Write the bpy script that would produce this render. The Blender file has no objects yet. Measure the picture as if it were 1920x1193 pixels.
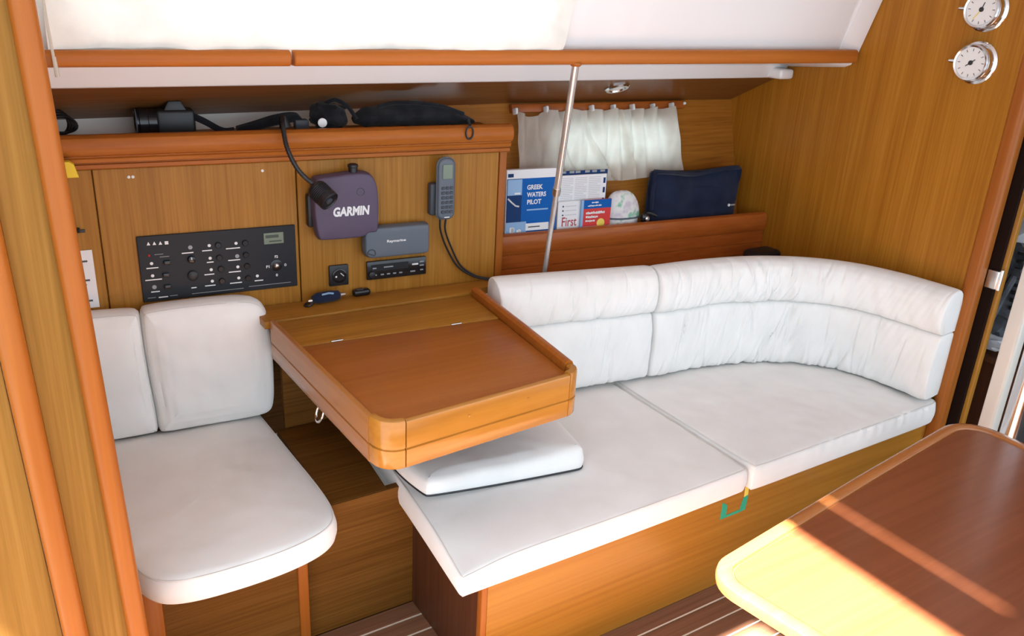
import bpy, bmesh, math, random
from mathutils import Vector, Matrix, noise
random.seed(7)
scene = bpy.context.scene
COL = scene.collection

# ------------------------------------------------------------------ camera, world, lights, exposure
cam_d = bpy.data.cameras.new('camera'); cam = bpy.data.objects.new('camera', cam_d); COL.objects.link(cam)
cam_d.sensor_width = 36.0; cam_d.sensor_fit = 'HORIZONTAL'; cam_d.lens = 1557.8/1920*36; cam_d.clip_start = .02
R3 = ((0.84481707, -0.53270195, 0.05012726), (-0.15467722, -0.33283704, -0.93021205), (0.51220999, 0.77810548, -0.36358327))
mr, md, mf = (Vector(r).normalized() for r in R3)
cam.matrix_world = Matrix(((mr.x, -md.x, -mf.x, 0), (mr.y, -md.y, -mf.y, 0), (mr.z, -md.z, -mf.z, 1.65), (0, 0, 0, 1)))
scene.camera = cam

world = bpy.data.worlds.new('sky'); scene.world = world; world.use_nodes = True
bg = world.node_tree.nodes['Background']; bg.inputs[0].default_value = (.75, .89, 1.0, 1); bg.inputs[1].default_value = 1.75

sun_d = bpy.data.lights.new('sun', 'SUN'); sun_d.energy = 46; sun_d.angle = math.radians(1.6); sun_d.color = (1, .99, .98)
sun = bpy.data.objects.new('sun', sun_d); COL.objects.link(sun); sun.location = (-2, -1, 5)
SUN = Vector((.5, .15, -.85)).normalized()
sun.rotation_euler = SUN.to_track_quat('-Z', 'Y').to_euler()

vs = scene.view_settings; vs.view_transform = 'Standard'; vs.look = 'None'; vs.exposure = 0.70; vs.gamma = 1; vs.use_curve_mapping = False

# ------------------------------------------------------------------ materials
def new_mat(name):
    m = bpy.data.materials.new(name); m.use_nodes = True
    return m, m.node_tree, m.node_tree.nodes['Principled BSDF']

def plain(name, col, rough=.5, metal=0, coat=0, spec=.5):
    m, nt, b = new_mat(name)
    b.inputs['Base Color'].default_value = (*col, 1); b.inputs['Roughness'].default_value = rough
    b.inputs['Metallic'].default_value = metal; b.inputs['Coat Weight'].default_value = coat
    b.inputs['Specular IOR Level'].default_value = spec
    return m

def ramp(nt, stops):
    r = nt.nodes.new('ShaderNodeValToRGB'); e = r.color_ramp.elements
    e[0].position, e[0].color = stops[0][0], (*stops[0][1], 1)
    e[1].position, e[1].color = stops[-1][0], (*stops[-1][1], 1)
    for p, c in stops[1:-1]:
        n = e.new(p); n.color = (*c, 1)
    return r

def wood(name, dark, mid, light, axis='z', rough=.38, fine=150, coat=0.0, bump=.04, contrast=1.0, spec=.22):
    m, nt, b = new_mat(name)
    tc = nt.nodes.new('ShaderNodeTexCoord'); mp = nt.nodes.new('ShaderNodeMapping')
    oi = nt.nodes.new('ShaderNodeObjectInfo'); ad = nt.nodes.new('ShaderNodeVectorMath'); ad.operation = 'ADD'
    sc = nt.nodes.new('ShaderNodeVectorMath'); sc.operation = 'SCALE'; sc.inputs[3].default_value = 7.0
    nt.links.new(oi.outputs['Random'], sc.inputs[0])
    nt.links.new(tc.outputs['Object'], ad.inputs[0]); nt.links.new(sc.outputs[0], ad.inputs[1])
    s = [fine, fine, fine]; s['xyz'.index(axis)] = fine*.018
    mp.inputs['Scale'].default_value = s
    nt.links.new(ad.outputs[0], mp.inputs['Vector'])
    n1 = nt.nodes.new('ShaderNodeTexNoise'); n1.inputs['Scale'].default_value = 1.0; n1.inputs['Detail'].default_value = 3; n1.inputs['Roughness'].default_value = .6
    nt.links.new(mp.outputs[0], n1.inputs['Vector'])
    mp2 = nt.nodes.new('ShaderNodeMapping'); s2 = [fine*.12]*3; s2['xyz'.index(axis)] = fine*.006
    mp2.inputs['Scale'].default_value = s2; nt.links.new(ad.outputs[0], mp2.inputs['Vector'])
    n2 = nt.nodes.new('ShaderNodeTexNoise'); n2.inputs['Scale'].default_value = 1.0; n2.inputs['Detail'].default_value = 4
    nt.links.new(mp2.outputs[0], n2.inputs['Vector'])
    mx = nt.nodes.new('ShaderNodeMath'); mx.operation = 'MULTIPLY_ADD'; mx.inputs[1].default_value = .6
    nt.links.new(n1.outputs['Fac'], mx.inputs[0])
    h = nt.nodes.new('ShaderNodeMath'); h.operation = 'MULTIPLY'; h.inputs[1].default_value = .4
    nt.links.new(n2.outputs['Fac'], h.inputs[0]); nt.links.new(h.outputs[0], mx.inputs[2])
    k = .17/contrast
    r = ramp(nt, [(.5-k, dark), (.5, mid), (.5+k, light)])
    nt.links.new(mx.outputs[0], r.inputs[0]); nt.links.new(r.outputs[0], b.inputs['Base Color'])
    bp = nt.nodes.new('ShaderNodeBump'); bp.inputs['Strength'].default_value = bump; bp.inputs['Distance'].default_value = .002
    nt.links.new(n1.outputs['Fac'], bp.inputs['Height']); nt.links.new(bp.outputs[0], b.inputs['Normal'])
    b.inputs['Roughness'].default_value = rough; b.inputs['Coat Weight'].default_value = coat; b.inputs['Coat Roughness'].default_value = .15; b.inputs['Specular IOR Level'].default_value = spec
    return m

def fabric(name, a, bcol, scale=900, blot=9, bump=.25, rough=.95, sheen=.1):
    m, nt, b = new_mat(name)
    tc = nt.nodes.new('ShaderNodeTexCoord')
    n1 = nt.nodes.new('ShaderNodeTexNoise'); n1.inputs['Scale'].default_value = blot; n1.inputs['Detail'].default_value = 4
    n2 = nt.nodes.new('ShaderNodeTexNoise'); n2.inputs['Scale'].default_value = scale; n2.inputs['Detail'].default_value = 1
    nt.links.new(tc.outputs['Object'], n1.inputs['Vector']); nt.links.new(tc.outputs['Object'], n2.inputs['Vector'])
    r = ramp(nt, [(.3, a), (.7, bcol)]); nt.links.new(n1.outputs['Fac'], r.inputs[0]); nt.links.new(r.outputs[0], b.inputs['Base Color'])
    bp = nt.nodes.new('ShaderNodeBump'); bp.inputs['Strength'].default_value = bump; bp.inputs['Distance'].default_value = .001
    nt.links.new(n2.outputs['Fac'], bp.inputs['Height']); nt.links.new(bp.outputs[0], b.inputs['Normal'])
    b.inputs['Roughness'].default_value = rough; b.inputs['Sheen Weight'].default_value = sheen; b.inputs['Specular IOR Level'].default_value = .2
    return m

def cloth_translucent(name, col, trans):
    m, nt, b = new_mat(name)
    nt.nodes.remove(b); out = nt.nodes['Material Output']
    tc = nt.nodes.new('ShaderNodeTexCoord'); n1 = nt.nodes.new('ShaderNodeTexNoise'); n1.inputs['Scale'].default_value = 14; n1.inputs['Detail'].default_value = 6
    nt.links.new(tc.outputs['Object'], n1.inputs['Vector'])
    r = ramp(nt, [(.3, tuple(c*.86 for c in col)), (.62, col)]); nt.links.new(n1.outputs['Fac'], r.inputs[0])
    d = nt.nodes.new('ShaderNodeBsdfDiffuse'); t = nt.nodes.new('ShaderNodeBsdfTranslucent'); mx = nt.nodes.new('ShaderNodeMixShader')
    nt.links.new(r.outputs[0], d.inputs[0]); nt.links.new(r.outputs[0], t.inputs[0]); mx.inputs[0].default_value = trans
    nt.links.new(d.outputs[0], mx.inputs[1]); nt.links.new(t.outputs[0], mx.inputs[2]); nt.links.new(mx.outputs[0], out.inputs[0])
    return m

M = {}
HON_D, HON_M, HON_L = (.27, .108, .012), (.35, .150, .020), (.42, .192, .032)
M['panel'] = wood('honey_veneer_vertical', HON_D, HON_M, HON_L, 'z', .4, 170)
M['panel_left'] = wood('left_bulkhead_veneer', (.20, .092, .014), (.255, .122, .022), (.30, .150, .032), 'z', .5, 150, spec=.12)
M['panel_h'] = wood('honey_veneer_lengthwise', HON_D, HON_M, HON_L, 'x', .36, 170)
M['bulk'] = wood('bulkhead_veneer', (.27, .095, .006), (.345, .132, .010), (.41, .170, .018), 'z', .4, 140)
M['bulk_h'] = wood('hull_veneer_lengthwise', (.24, .080, .008), (.33, .118, .013), (.40, .155, .021), 'x', .45, 140)
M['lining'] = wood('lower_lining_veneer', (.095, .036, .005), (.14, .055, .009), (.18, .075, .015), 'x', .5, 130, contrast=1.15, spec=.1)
M['deckhead'] = wood('deckhead_veneer', (.10, .036, .010), (.17, .062, .016), (.22, .085, .022), 'x', .35, 110, coat=.1)
M['trim'] = wood('red_solid_trim', (.33, .092, .012), (.38, .112, .016), (.43, .135, .022), 'x', .35, 70, coat=.05, bump=.0, spec=.15)
M['trim_z'] = wood('red_solid_post', (.27, .074, .009), (.315, .092, .012), (.355, .112, .016), 'z', .4, 70, coat=.05, bump=.0)
M['shelf_red'] = wood('mahogany_fiddle', (.30, .068, .010), (.355, .088, .014), (.41, .112, .02), 'x', .35, 90, coat=.1, bump=.0)
M['lid'] = wood('red_brown_lid', (.30, .092, .016), (.34, .110, .020), (.38, .130, .025), 'x', .35, 60, coat=.1, bump=.0)
M['desk'] = wood('glossy_golden_board', (.35, .140, .018), (.41, .170, .024), (.46, .198, .033), 'x', .25, 45, coat=.5, bump=.0)
M['desk_y'] = wood('golden_board_side', (.34, .130, .028), (.40, .158, .036), (.45, .185, .05), 'y', .25, 45, coat=.5, bump=.0)
M['base'] = wood('golden_base_front', (.30, .118, .012), (.36, .150, .018), (.41, .182, .026), 'x', .35, 70, coat=.1, bump=.01)
M['table'] = wood('dark_table_mahogany', (.175, .050, .019), (.205, .061, .024), (.235, .073, .030), 'x', .28, 60, coat=.28, bump=.0)
M['table_rim'] = wood('table_rim_wood', (.32, .105, .028), (.37, .13, .036), (.42, .155, .045), 'x', .25, 60, coat=.5, bump=.0)
M['plank'] = wood('teak_plank', (.15, .068, .036), (.21, .098, .054), (.26, .125, .072), 'x', .4, 120)
M['holly'] = plain('holly_strip', (.72, .62, .50), .5)
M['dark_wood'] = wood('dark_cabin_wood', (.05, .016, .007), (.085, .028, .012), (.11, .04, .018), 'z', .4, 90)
M['white'] = fabric('white_canvas', (.79, .78, .755), (.84, .83, .81))
M['piping'] = fabric('canvas_piping', (.66, .645, .61), (.71, .695, .665))
M['gel'] = plain('white_liner', (.78, .76, .755), .35, coat=.2)
M['gel_dull'] = plain('hull_liner', (.72, .70, .66), .6)
M['shade'] = cloth_translucent('window_blind_cloth', (.80, .795, .75), .12)
M['curtain'] = cloth_translucent('curtain_linen', (.80, .74, .65), .56)
M['black'] = plain('black_plastic', (.012, .012, .014), .45)
M['black_gloss'] = plain('black_gloss', (.010, .010, .012), .2)
M['black_cloth'] = fabric('black_nylon', (.006, .006, .008), (.02, .02, .024), 500, 20)
M['charcoal'] = plain('charcoal_faceplate', (.013, .014, .018), .5, spec=.3)
M['navy'] = fabric('navy_nylon', (.009, .013, .034), (.018, .025, .056), 600, 12)
M['mauve'] = plain('mauve_grey_cover', (.088, .062, .108), .55)
M['slate'] = plain('slate_grey_plastic', (.105, .125, .155), .5)
M['slate_d'] = plain('dark_slate_plastic', (.05, .058, .072), .5)
M['lcd'] = plain('green_grey_display', (.17, .21, .15), .25)
M['lcd_dark'] = plain('display_segments', (.045, .06, .04), .4)
M['mark'] = plain('white_print', (.78, .78, .78), .6)
M['mark_dim'] = plain('grey_print', (.28, .29, .31), .6)
M['red'] = plain('red_print', (.62, .03, .025), .5)
M['crimson'] = plain('crimson_print', (.42, .02, .04), .5)
M['paper'] = plain('white_paper', (.80, .79, .80), .6)
M['paper_dim'] = plain('grey_print_text', (.58, .58, .60), .6)
M['blue'] = plain('cover_blue', (.004, .105, .40), .5, spec=.15)
M['blue_d'] = plain('cover_dark_blue', (.010, .04, .14), .5, spec=.15)
M['blue_l'] = plain('cover_pale_blue', (.25, .42, .66), .35)
M['green'] = plain('green_tape', (.03, .34, .20), .5)
M['green_pale'] = plain('pale_green_print', (.32, .55, .42), .5)
M['yellow'] = plain('yellow_foam', (.80, .55, .03), .7)
M['badge'] = plain('yellow_badge', (.80, .62, .10), .5)
M['chrome'] = plain('chrome', (.75, .75, .76), .14, 1)
M['pole_steel'] = plain('stainless_pole', (.72, .72, .72), .22, .72)
M['steel'] = plain('brushed_steel', (.62, .61, .60), .3, 1)
M['dial'] = plain('dial_face', (.75, .74, .72), .4)
M['pole_white'] = plain('painted_post', (.68, .63, .56), .35, coat=.3)
M['bag_grey'] = fabric('grey_bag', (.035, .038, .045), (.12, .125, .14), 300, 14)
M['plastic_bag'] = plain('clear_plastic', (.5, .5, .52), .2)
M['gap'] = plain('dark_seam', (.012, .005, .003), .9, spec=.1)
M['cord'] = plain('beige_cord', (.50, .45, .38), .7)

# ------------------------------------------------------------------ mesh helpers
class Frame:
    """local (a, b, c) to world: origin + a*U + b*V + c*N"""
    def __init__(s, o, u, v, n): s.o, s.u, s.v, s.n = Vector(o), Vector(u).normalized(), Vector(v).normalized(), Vector(n).normalized()
    def __call__(s, a, b, c=0): return s.o + s.u*a + s.v*b + s.n*c
WF = Frame((0, 0, 0), (1, 0, 0), (0, 1, 0), (0, 0, 1))
pa = math.radians(-4.4)
PF = Frame((0, 2.343, 0), (math.cos(pa), math.sin(pa), 0), (0, 0, 1), (math.sin(pa), -math.cos(pa), 0))   # nav panel face, a along, b up, c towards the cabin
SF = Frame((1.44, 2.345, 0), (1, -.097, 0), (0, 0, 1), (-.097, -1, 0))                                     # book shelf front
BF = Frame((2.68, 0, 0), (0, -1, 0), (0, 0, 1), (-1, 0, 0))                                               # forward bulkhead face (a = -y)

class MB:
    def __init__(s): s.v, s.f = [], []
    def add(s, vs_, fs_):
        o = len(s.v); s.v += [Vector(p) for p in vs_]; s.f += [tuple(i+o for i in f) for f in fs_]; return s
    def bm(s, bm_):
        bm_.verts.index_update(); s.add([v.co.copy() for v in bm_.verts], [[v.index for v in f.verts] for f in bm_.faces]); bm_.free(); return s
    def box(s, a0, a1, b0, b1, c0, c1, F=WF, r=0, seg=2):
        bm_ = bmesh.new(); bmesh.ops.create_cube(bm_, size=1)
        for v in bm_.verts:
            v.co = Vector(((a0+a1)/2+v.co.x*(a1-a0), (b0+b1)/2+v.co.y*(b1-b0), (c0+c1)/2+v.co.z*(c1-c0)))
        if r: bmesh.ops.bevel(bm_, geom=bm_.edges[:], offset=r, segments=seg, affect='EDGES', profile=.5)
        for v in bm_.verts: v.co = F(*v.co)
        return s.bm(bm_)
    def prism(s, poly, c0, c1, F=WF, r=0, seg=2):
        bm_ = bmesh.new(); n = len(poly)
        lo = [bm_.verts.new((a, b, c0)) for a, b in poly]; hi = [bm_.verts.new((a, b, c1)) for a, b in poly]
        bm_.faces.new(lo[::-1]); top = bm_.faces.new(hi)
        for i in range(n): bm_.faces.new((lo[i], lo[(i+1) % n], hi[(i+1) % n], hi[i]))
        if r: bmesh.ops.bevel(bm_, geom=[e for e in bm_.edges if abs(e.verts[0].co.z-e.verts[1].co.z) < 1e-9], offset=r, segments=seg, affect='EDGES', profile=.5)
        for v in bm_.verts: v.co = F(*v.co)
        return s.bm(bm_)
    def tube(s, pts, r, seg=8, cap=True):
        pts = [Vector(p) for p in pts]; n = len(pts); vs_, fs_ = [], []
        rr = r if isinstance(r, (list, tuple)) else [r]*n
        up = None
        for i, p in enumerate(pts):
            d = (pts[min(i+1, n-1)]-pts[max(i-1, 0)]).normalized()
            if up is None: up = d.orthogonal().normalized()
            up = (up-d*up.dot(d)).normalized(); w = d.cross(up)
            for k in range(seg):
                t = 2*math.pi*k/seg; vs_.append(p+up*math.cos(t)*rr[i]+w*math.sin(t)*rr[i])
        for i in range(n-1):
            for k in range(seg): a = i*seg+k; b = i*seg+(k+1) % seg; fs_.append((a, b, b+seg, a+seg))
        if cap: fs_.append(tuple(range(seg))[::-1]); fs_.append(tuple((n-1)*seg+k for k in range(seg)))
        return s.add(vs_, fs_)
    def ring(s, pts, r, seg=8):
        pts = [Vector(p) for p in pts]; n = len(pts); vs_, fs_ = [], []
        cen = sum(pts, Vector())/n
        for i, p in enumerate(pts):
            d = (pts[(i+1) % n]-pts[i-1]).normalized(); up = (p-cen); up = (up-d*up.dot(d)).normalized(); w = d.cross(up)
            for k in range(seg):
                t = 2*math.pi*k/seg; vs_.append(p+up*math.cos(t)*r+w*math.sin(t)*r)
        for i in range(n):
            for k in range(seg): a = i*seg+k; b = i*seg+(k+1) % seg; j = (i+1) % n; fs_.append((a, b, j*seg+(k+1) % seg, j*seg+k))
        return s.add(vs_, fs_)
    def lathe(s, prof, F, seg=28):
        """prof: (radius, height along N) from bottom to top; F gives centre and axis"""
        vs_, fs_ = [], []; n = len(prof)
        for rr, h in prof:
            for k in range(seg):
                t = 2*math.pi*k/seg; vs_.append(F(rr*math.cos(t), rr*math.sin(t), h))
        for i in range(n-1):
            for k in range(seg): a = i*seg+k; b = i*seg+(k+1) % seg; fs_.append((a, b, b+seg, a+seg))
        fs_.append(tuple(range(seg))[::-1]); fs_.append(tuple((n-1)*seg+k for k in range(seg)))
        return s.add(vs_, fs_)
    def lump(s, c, rad, amp=.15, freq=2.5, seed=0, sub=3, rot=0):
        bm_ = bmesh.new(); bmesh.ops.create_icosphere(bm_, subdivisions=sub, radius=1)
        mrot = Matrix.Rotation(rot, 3, 'Z')
        for v in bm_.verts:
            d = v.co.normalized(); k = 1+amp*noise.noise(d*freq+Vector((seed*3.1, seed*1.7, 0)))*2
            q = Vector((abs(d.x)**.8*math.copysign(1, d.x), abs(d.y)**.8*math.copysign(1, d.y), abs(d.z)**.8*math.copysign(1, d.z)))
            v.co = Vector(c)+mrot @ Vector((q.x*rad[0]*k, q.y*rad[1]*k, q.z*rad[2]*k))
        return s.bm(bm_)
    def sweep(s, stations, closed_prof=True):
        """stations: list of equal-length rings of points"""
        n = len(stations[0]); vs_ = [p for st in stations for p in st]; fs_ = []
        for i in range(len(stations)-1):
            for k in range(n if closed_prof else n-1): a = i*n+k; b = i*n+(k+1) % n; fs_.append((a, a+n, b+n, b))
        if closed_prof: fs_.append(tuple(range(n))); fs_.append(tuple((len(stations)-1)*n+k for k in range(n))[::-1])
        return s.add(vs_, fs_)
    def text(s, body, F, a, b, h, c, w=None, bold=0, shear=0, ext=.0003):
        cu = bpy.data.curves.new('t', 'FONT'); cu.body = body; cu.size = 1; cu.extrude = 0; cu.offset = bold; cu.shear = shear; cu.resolution_u = 3
        o = bpy.data.objects.new('t', cu); COL.objects.link(o)
        dg = bpy.context.evaluated_depsgraph_get(); me = bpy.data.meshes.new_from_object(o.evaluated_get(dg))
        xs = [v.co.x for v in me.vertices]; ys = [v.co.y for v in me.vertices]
        x0, x1, y0, y1 = min(xs), max(xs), min(ys), max(ys); ky = h/(y1-y0); kx = (w/(x1-x0)) if w else ky
        vs_ = [F(a+(v.co.x-x0)*kx, b+(v.co.y-y0)*ky, c) for v in me.vertices]; fs_ = [tuple(p.vertices) for p in me.polygons]
        bpy.data.objects.remove(o); bpy.data.curves.remove(cu); bpy.data.meshes.remove(me)
        return s.add(vs_, fs_)
    def build(s, name, mat, parent=None, smooth=35, recalc=True):
        me = bpy.data.meshes.new(name)
        lo = Vector([min(v[i] for v in s.v) for i in range(3)]); hi = Vector([max(v[i] for v in s.v) for i in range(3)])
        base = Vector(((lo.x+hi.x)/2, (lo.y+hi.y)/2, lo.z))
        me.from_pydata([v-base for v in s.v], [], s.f)
        if recalc:
            bm_ = bmesh.new(); bm_.from_mesh(me); bmesh.ops.recalc_face_normals(bm_, faces=bm_.faces[:]); bm_.to_mesh(me); bm_.free()
        if smooth:
            me.shade_smooth(); me.set_sharp_from_angle(angle=math.radians(smooth))
        me.materials.append(M[mat] if isinstance(mat, str) else mat)
        o = bpy.data.objects.new(name, me); COL.objects.link(o)
        if parent is not None:
            o.parent = parent; q = parent; pw = Vector()
            while q is not None: pw += q.location; q = q.parent
            o.location = base-pw
        else: o.location = base
        return o

def tag(o, label, cat, group=None):
    o['label'] = label; o['category'] = cat
    if group: o['group'] = group
    return o
def stuff(o): o['kind'] = 'stuff'; return o
def struct(o): o['kind'] = 'structure'; return o
def thing(name, label, cat, loc, group=None):
    o = bpy.data.objects.new(name, None); COL.objects.link(o); o.location = loc; o.empty_display_size = .05
    return tag(o, label, cat, group)

def rrect(a0, a1, b0, b1, r, k=6):
    rs = r if isinstance(r, (list, tuple)) else [r]*4       # order: (a0,b0),(a1,b0),(a1,b1),(a0,b1)
    out = []
    for (ca, cb, sa, sb, st), q in zip(((a0, b0, 1, 1, math.pi), (a1, b0, -1, 1, 1.5*math.pi), (a1, b1, -1, -1, 0), (a0, b1, 1, -1, .5*math.pi)), rs):
        for i in range(k+1):
            t = st+.5*math.pi*i/k; out.append((ca+sa*q+q*math.cos(t), cb+sb*q+q*math.sin(t)))
    return out
def resample(poly, n):
    P = [Vector((a, b)) for a, b in poly]; L = [0]
    for i in range(len(P)): L.append(L[-1]+(P[(i+1) % len(P)]-P[i]).length)
    out = []
    j = 0
    for k in range(n):
        t = L[-1]*k/n
        while L[j+1] < t: j += 1
        d = L[j+1]-L[j]; f = (t-L[j])/d if d > 1e-9 else 0
        out.append(P[j].lerp(P[(j+1) % len(P)], f))
    return out
def smooth_closed(pts, n=140, it=2):
    P = [Vector(p) for p in pts]
    for _ in range(it):
        Q = []
        for i in range(len(P)):
            a, b = P[i], P[(i+1) % len(P)]; Q += [a.lerp(b, .25), a.lerp(b, .75)]
        P = Q
    return resample([tuple(p) for p in P], n)
def inset(P, d):
    n = len(P); out = []
    for i in range(n):
        t = (P[(i+1) % n]-P[i-1]).normalized(); out.append(P[i]+Vector((-t.y, t.x))*d)
    return out
def spline(pts, n):
    P = [Vector(p) for p in pts]; P = [P[0]*2-P[1]]+P+[P[-1]*2-P[-2]]; out = []; m = len(P)-3
    for k in range(n):
        t = k/(n-1)*m; i = min(int(t), m-1); f = t-i; a, b, c, d = P[i:i+4]
        out.append(.5*((2*b)+(c-a)*f+(2*a-5*b+4*c-d)*f*f+(3*b-a-3*c+d)*f**3))
    return out

def pillow(outline, c0, c1, F=WF, r=.02, crown=.012, rings=16, wr=.0012, wf=14, seed=0, disp=None, rb=None):
    """a stuffed cushion: outline (counter-clockwise in a, b), rounded edges, domed top"""
    P = outline; n = len(P); cen = sum(P, Vector((0, 0)))/n; rows = []
    rb = r if rb is None else rb
    def row(Q, c): rows.append([(q.x, q.y, c) for q in Q])
    Qb = inset(P, rb)
    for k in (.05, .5): row([cen+(q-cen)*k for q in Qb], c0)
    for k in range(5):
        t = k/4*math.pi/2; row(inset(P, rb*(1-math.sin(t))), c0+rb*(1-math.cos(t)))
    for k in (.33, .66): row(inset(P, -.003), c0+rb+(c1-r-c0-rb)*k)
    for k in range(5):
        t = k/4*math.pi/2; row(inset(P, r*(1-math.cos(t))), c1-r+r*math.sin(t))
    Qt = inset(P, r)
    ax0, ax1 = min(q.x for q in Qt), max(q.x for q in Qt); bx0, bx1 = min(q.y for q in Qt), max(q.y for q in Qt)
    def dome(q): X = (2*q.x-ax0-ax1)/(ax1-ax0); Y = (2*q.y-bx0-bx1)/(bx1-bx0); return crown*max(0, 1-X**4)*max(0, 1-Y**4)
    for k in range(1, rings+1):
        f = 1-k/(rings+.6); rows.append([(p.x, p.y, c1+dome(p)) for p in (cen+(q-cen)*f for q in Qt)])
    vs_ = []; nr = len(rows)
    for i, rw in enumerate(rows):
        for a, b, c in rw:
            if i > 9:
                c += wr*noise.noise(Vector((a*wf+seed, b*wf, 0)))*2+wr*.6*noise.noise(Vector((a*wf*2.7+seed, b*wf*2.7, 3)))*2
            if disp: a, b, c = disp(a, b, c, i/nr)
            vs_.append(F(a, b, c))
    fs_ = []
    for i in range(nr-1):
        for k in range(n): q = i*n+k; w = i*n+(k+1) % n; fs_.append((q, w, w+n, q+n))
    fs_.append(tuple(range(n))[::-1]); fs_.append(tuple((nr-1)*n+k for k in range(n)))
    return MB().add(vs_, fs_)

def plate_hole(F, a0, a1, b0, b1, hole, c0, c1):
    """rectangular sheet with an opening; hole = list of (a, b) ccw"""
    H = [Vector(p) for p in hole]; cen = sum(H, Vector((0, 0)))/len(H)
    angs = []
    for p in H: d = p-cen; angs.append((math.atan2(d.y, d.x), p))
    for ca, cb in ((a0, b0), (a1, b0), (a1, b1), (a0, b1)):
        d = Vector((ca, cb))-cen; t = math.atan2(d.y, d.x); best = min(angs, key=lambda q: abs(q[0]-t)); angs.append((t, best[1]))
    angs.sort(key=lambda q: q[0]); inn, out = [], []
    for t, p in angs:
        dx, dy = math.cos(t), math.sin(t); ks = []
        if abs(dx) > 1e-9: ks.append(((a1 if dx > 0 else a0)-cen.x)/dx)
        if abs(dy) > 1e-9: ks.append(((b1 if dy > 0 else b0)-cen.y)/dy)
        k = min(ks); inn.append(p); out.append(cen+Vector((dx, dy))*k)
    n = len(inn); vs_ = []
    for c in (c0, c1):
        vs_ += [F(p.x, p.y, c) for p in inn]; vs_ += [F(p.x, p.y, c) for p in out]
    fs_ = []
    for k in range(n):
        j = (k+1) % n
        fs_ += [(k, j, n+j, n+k), (2*n+k, 3*n+k, 3*n+j, 2*n+j), (k, 2*n+k, 2*n+j, j), (n+k, n+j, 3*n+j, 3*n+k)]
    return MB().add(vs_, fs_)

# ================================================================== THE SETTING
# ---- floor: teak planks with pale strips, running fore and aft
fl = struct(MB().box(-.9, 3.6, -1.3, 1.80, -.05, -.012).build('floor', 'gap'))
pk = MB().box(-.9, 2.90, 0, .0565, -.0115, 0, r=.001, seg=1)
st = MB().box(-.9, 2.90, 0, .0045, -.0115, -.0005)
yy = 1.752; first = None
for i in range(26):
    if first is None:
        p0 = MB(); p0.add([v+Vector((0, yy-.0575, 0)) for v in pk.v], pk.f); first = p0.build('plank', 'plank', fl)
        s0 = MB(); s0.add([v+Vector((0, yy-.0620, 0)) for v in st.v], st.f); firsts = s0.build('inlay_strip', 'holly', fl)
    else:
        a = first.copy(); COL.objects.link(a); a.location.y = first.location.y-.062*i
        b = firsts.copy(); COL.objects.link(b); b.location.y = firsts.location.y-.062*i

# ---- lower hull lining under the desk
LX0, LX1 = .12, .95
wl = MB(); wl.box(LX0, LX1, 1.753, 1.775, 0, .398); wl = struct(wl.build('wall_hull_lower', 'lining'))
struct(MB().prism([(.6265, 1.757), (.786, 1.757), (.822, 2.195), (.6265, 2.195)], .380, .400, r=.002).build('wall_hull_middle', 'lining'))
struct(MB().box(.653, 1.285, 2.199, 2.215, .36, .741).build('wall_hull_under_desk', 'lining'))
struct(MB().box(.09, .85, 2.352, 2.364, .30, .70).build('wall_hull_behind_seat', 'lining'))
hs_ = MB()      # the hull itself behind the joinery
hs_.sweep([[(x, 1.90, -.05), (x, 2.38, .26), (x, 2.58, .69), (x, 2.62, .69), (x, 2.42, .24), (x, 1.94, -.05)] for x in (-.2, 1.0, 2.2, 2.70)])
struct(hs_.build('wall_hull_shell', 'gel_dull'))

# ---- upper hull wall (follows the hull), with an oval port behind the curtain
def wall_top(x): return 2.47+(.055*(x-.1)/.76 if x < .86 else .055+.025*(x-.86)/.74 if x < 1.6 else .080-.043*(x-1.6)/1.08)
def wall_y(x, z): return wall_top(x)-(1.284-z)*.27
WX0, WX1 = 1.44, 2.68
wo = Vector((WX0, wall_y(WX0, .70), .70)); wU = Vector((WX1, wall_y(WX1, .70), .70))-wo; wV = Vector((0, .27, 1)); wU.normalize(); wV.normalize(); wN = wU.cross(wV)
WLF = Frame(wo, wU, wV, wN)
hole = rrect(.335, .90, .385, .525, .065, 6)
struct(plate_hole(WLF, 0, 1.243, 0, .612, hole, -.022, 0).build('wall_hull_upper', 'bulk_h'))
wf = struct(plate_hole(WLF, .315, .92, .365, .545, hole, .0005, .008).build('window_1', 'gel'))
glass = bpy.data.materials.new('port_glass'); glass.use_nodes = True; gb = glass.node_tree.nodes['Principled BSDF']
gb.inputs['Base Color'].default_value = (.9, .97, .95, 1); gb.inputs['Transmission Weight'].default_value = 1; gb.inputs['Roughness'].default_value = .05; gb.inputs['IOR'].default_value = 1.02
MB().box(.335, .90, .385, .525, -.014, -.010, WLF).build('pane', glass, wf)
# wall behind the equipment shelf
wp = []
for z in (1.20, 1.30):
    for x in (.10, .48, .86, 1.2, 1.45): wp.append((x, wall_y(x, z), z))
b_ = MB()
b_.add(wp+[(x, y+.02, z) for x, y, z in wp], [(i, i+1, i+6, i+5) for i in range(4)]+[(i+10, i+15, i+16, i+11) for i in range(4)]+[(i+5, i+6, i+16, i+15) for i in range(4)])
struct(b_.build('wall_hull_shelf', 'gel_dull'))
struct(MB().add([(1.14, wall_y(1.14, 1.21)-.003, 1.21), (1.45, wall_y(1.45, 1.21)-.003, 1.21), (1.45, wall_y(1.45, 1.29)-.003, 1.29), (1.14, wall_y(1.14, 1.29)-.003, 1.29)], [(0, 1, 2, 3)]).build('wall_hull_veneer', 'bulk_h'))

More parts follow.
